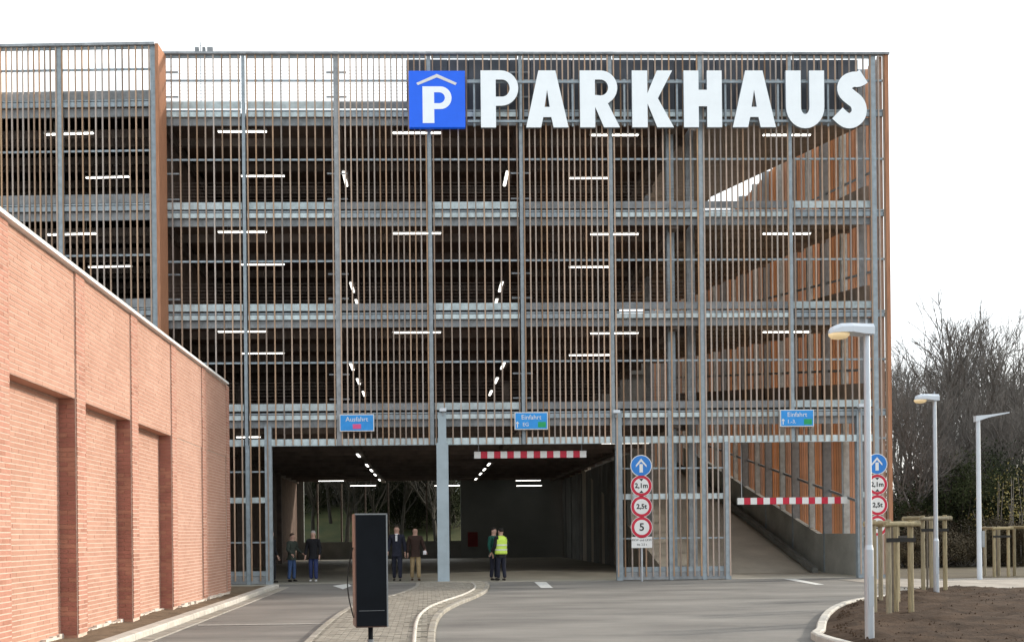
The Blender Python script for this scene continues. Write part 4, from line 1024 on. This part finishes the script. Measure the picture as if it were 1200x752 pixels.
# leafy undergrowth
def leaf_mesh(seed, n, rx, ry, rz, size, m, clumps=26):
    rnd = random.Random(seed); mb = MB()
    cl = []
    for k in range(clumps):
        a = rnd.uniform(0, 6.28); rr = rnd.random()**.5
        cl.append((rx*rr*math.cos(a), ry*rr*math.sin(a), rz*rnd.uniform(.08, 1.0)*(1-0.45*rr), rnd.uniform(.25,.5)*rz*0.5))
    for i in range(n):
        c_ = cl[rnd.randrange(clumps)]; v = Vector((rnd.gauss(0,1), rnd.gauss(0,1), rnd.gauss(0,.8))).normalized()*c_[3]*rnd.random()**.4
        p = Vector(c_[:3])+v; p.z = max(p.z, .02); u = Vector((rnd.uniform(-1,1),rnd.uniform(-1,1),rnd.uniform(-1,1))).normalized(); w_ = u.orthogonal().normalized(); s = size*rnd.uniform(.5,1.3)
        mb.quad(p-u*s, p+w_*s*.5, p+u*s, p-w_*s*.5)
    for k in range(0, clumps, 2): mb.tube((cl[k][0]*.3, cl[k][1]*.3, 0), cl[k][:3], .035, .012, n=3, mi=1, caps=False)
    return mb.mesh('foliage', [m, bark])
SH = [leaf_mesh(1, 14000, 2.3, 1.6, 4.0, .06, leaf_d, 44), leaf_mesh(2, 9000, 2.0, 1.5, 2.6, .05, leaf_b, 40), leaf_mesh(3, 420, 1.1, 1.0, 5.0, .06, leaf_y, 30)]
def shrub(px, Y, k, s, label, group, zs=1.0, z=0):
    x = onY(px, 600, Y)[0]; t = thing('shrub', label, 'shrub', (x, Y, z), random.uniform(0,6.28), group); o = link('foliage', SH[k], t); o.scale = (s, s, s*zs); return t
g1 = 'dark evergreen thickets behind the pavement'; g2 = 'brown leafless bushes along the pavement'; g3 = 'tall saplings with yellow leaves at the right'
ORDW = ['first','second','third','fourth','fifth','sixth','seventh','eighth','ninth','tenth','eleventh','twelfth','thirteenth']
for k_, (px, Y, s, zs) in enumerate(sorted(((1052,22,1.2,.65),(1090,26,1.4,.8),(1122,24,1.45,1.1),(1146,27,1.5,1.2),(1174,25,1.3,.9),(1204,26,1.5,.85),(1230,24,1.5,.9),(1116,33,1.9,.95),(1152,34,1.9,1.0),(1198,34,1.9,.8),(1065,34,1.6,.6)))):
    shrub(px, Y, 0, s, '%s dark evergreen thicket from the left in the wood behind the pavement' % ORDW[k_], g1, zs)
for k_, (px, Y, s) in enumerate(sorted(((1062,9.5,.72),(1074,10.5,1.0),(1092,10,.78),(1112,11.5,.95),(1128,10,.70),(1143,12,1.05),(1158,10.5,.75),(1177,11.5,.95),(1196,10,.8),(1214,11,.95),(1085,14,1.25),(1130,15,1.3),(1180,15,1.2)))):
    shrub(px, Y, 1, s, '%s low brown twiggy bush from the left along the pavement' % ORDW[k_], g2, random.uniform(.6,.95))
for (px, Y, s, lab) in ((1166,19,1.0,'yellow leaved sapling just right of the slim far lamp'),(1186,18.5,1.05,'yellow leaved sapling between the slim lamp and the picture edge'),(1206,19,1.1,'yellow leaved sapling at the right picture edge')):
    shrub(px, Y, 2, s, lab, g3)
# behind the garage: sunlit slope and woods seen through the open back
sl = MB(); sl.quad((-24,YB+9,0),(10,YB+9,0),(10,YB+32,5.5),(-24,YB+32,5.5)); sl.build('grass_slope', grass_m, kind='structure')
ORD = ['first','second','third','fourth','fifth','sixth','seventh','eighth','ninth','tenth','eleventh','twelfth','thirteenth']
for i, (px, dy, h) in enumerate(((366,14,11),(388,20,12),(405,12,10),(420,17,12),(436,13,11),(452,22,12),(470,15,11),(492,18,12),(512,12,10),(532,20,12))):
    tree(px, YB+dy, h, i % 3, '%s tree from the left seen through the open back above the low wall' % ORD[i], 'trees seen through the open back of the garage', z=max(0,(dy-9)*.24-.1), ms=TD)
for i, (px, dy, s) in enumerate(((340,31,1.9),(350,24,1.4),(380,30,1.8),(395,27,1.3),(420,30,1.8),(445,22,1.2),(460,30,1.9),(475,18,1.3),(498,21,1.4),(502,31,1.9),(525,18,1.3),(540,29,1.9))):
    shrub(px, YB+dy, 0, s, '%s bush from the left seen through the open back of the garage' % ORD[i], 'bushes seen through the open back', 1.15, z=(dy-9)*.24-.1)
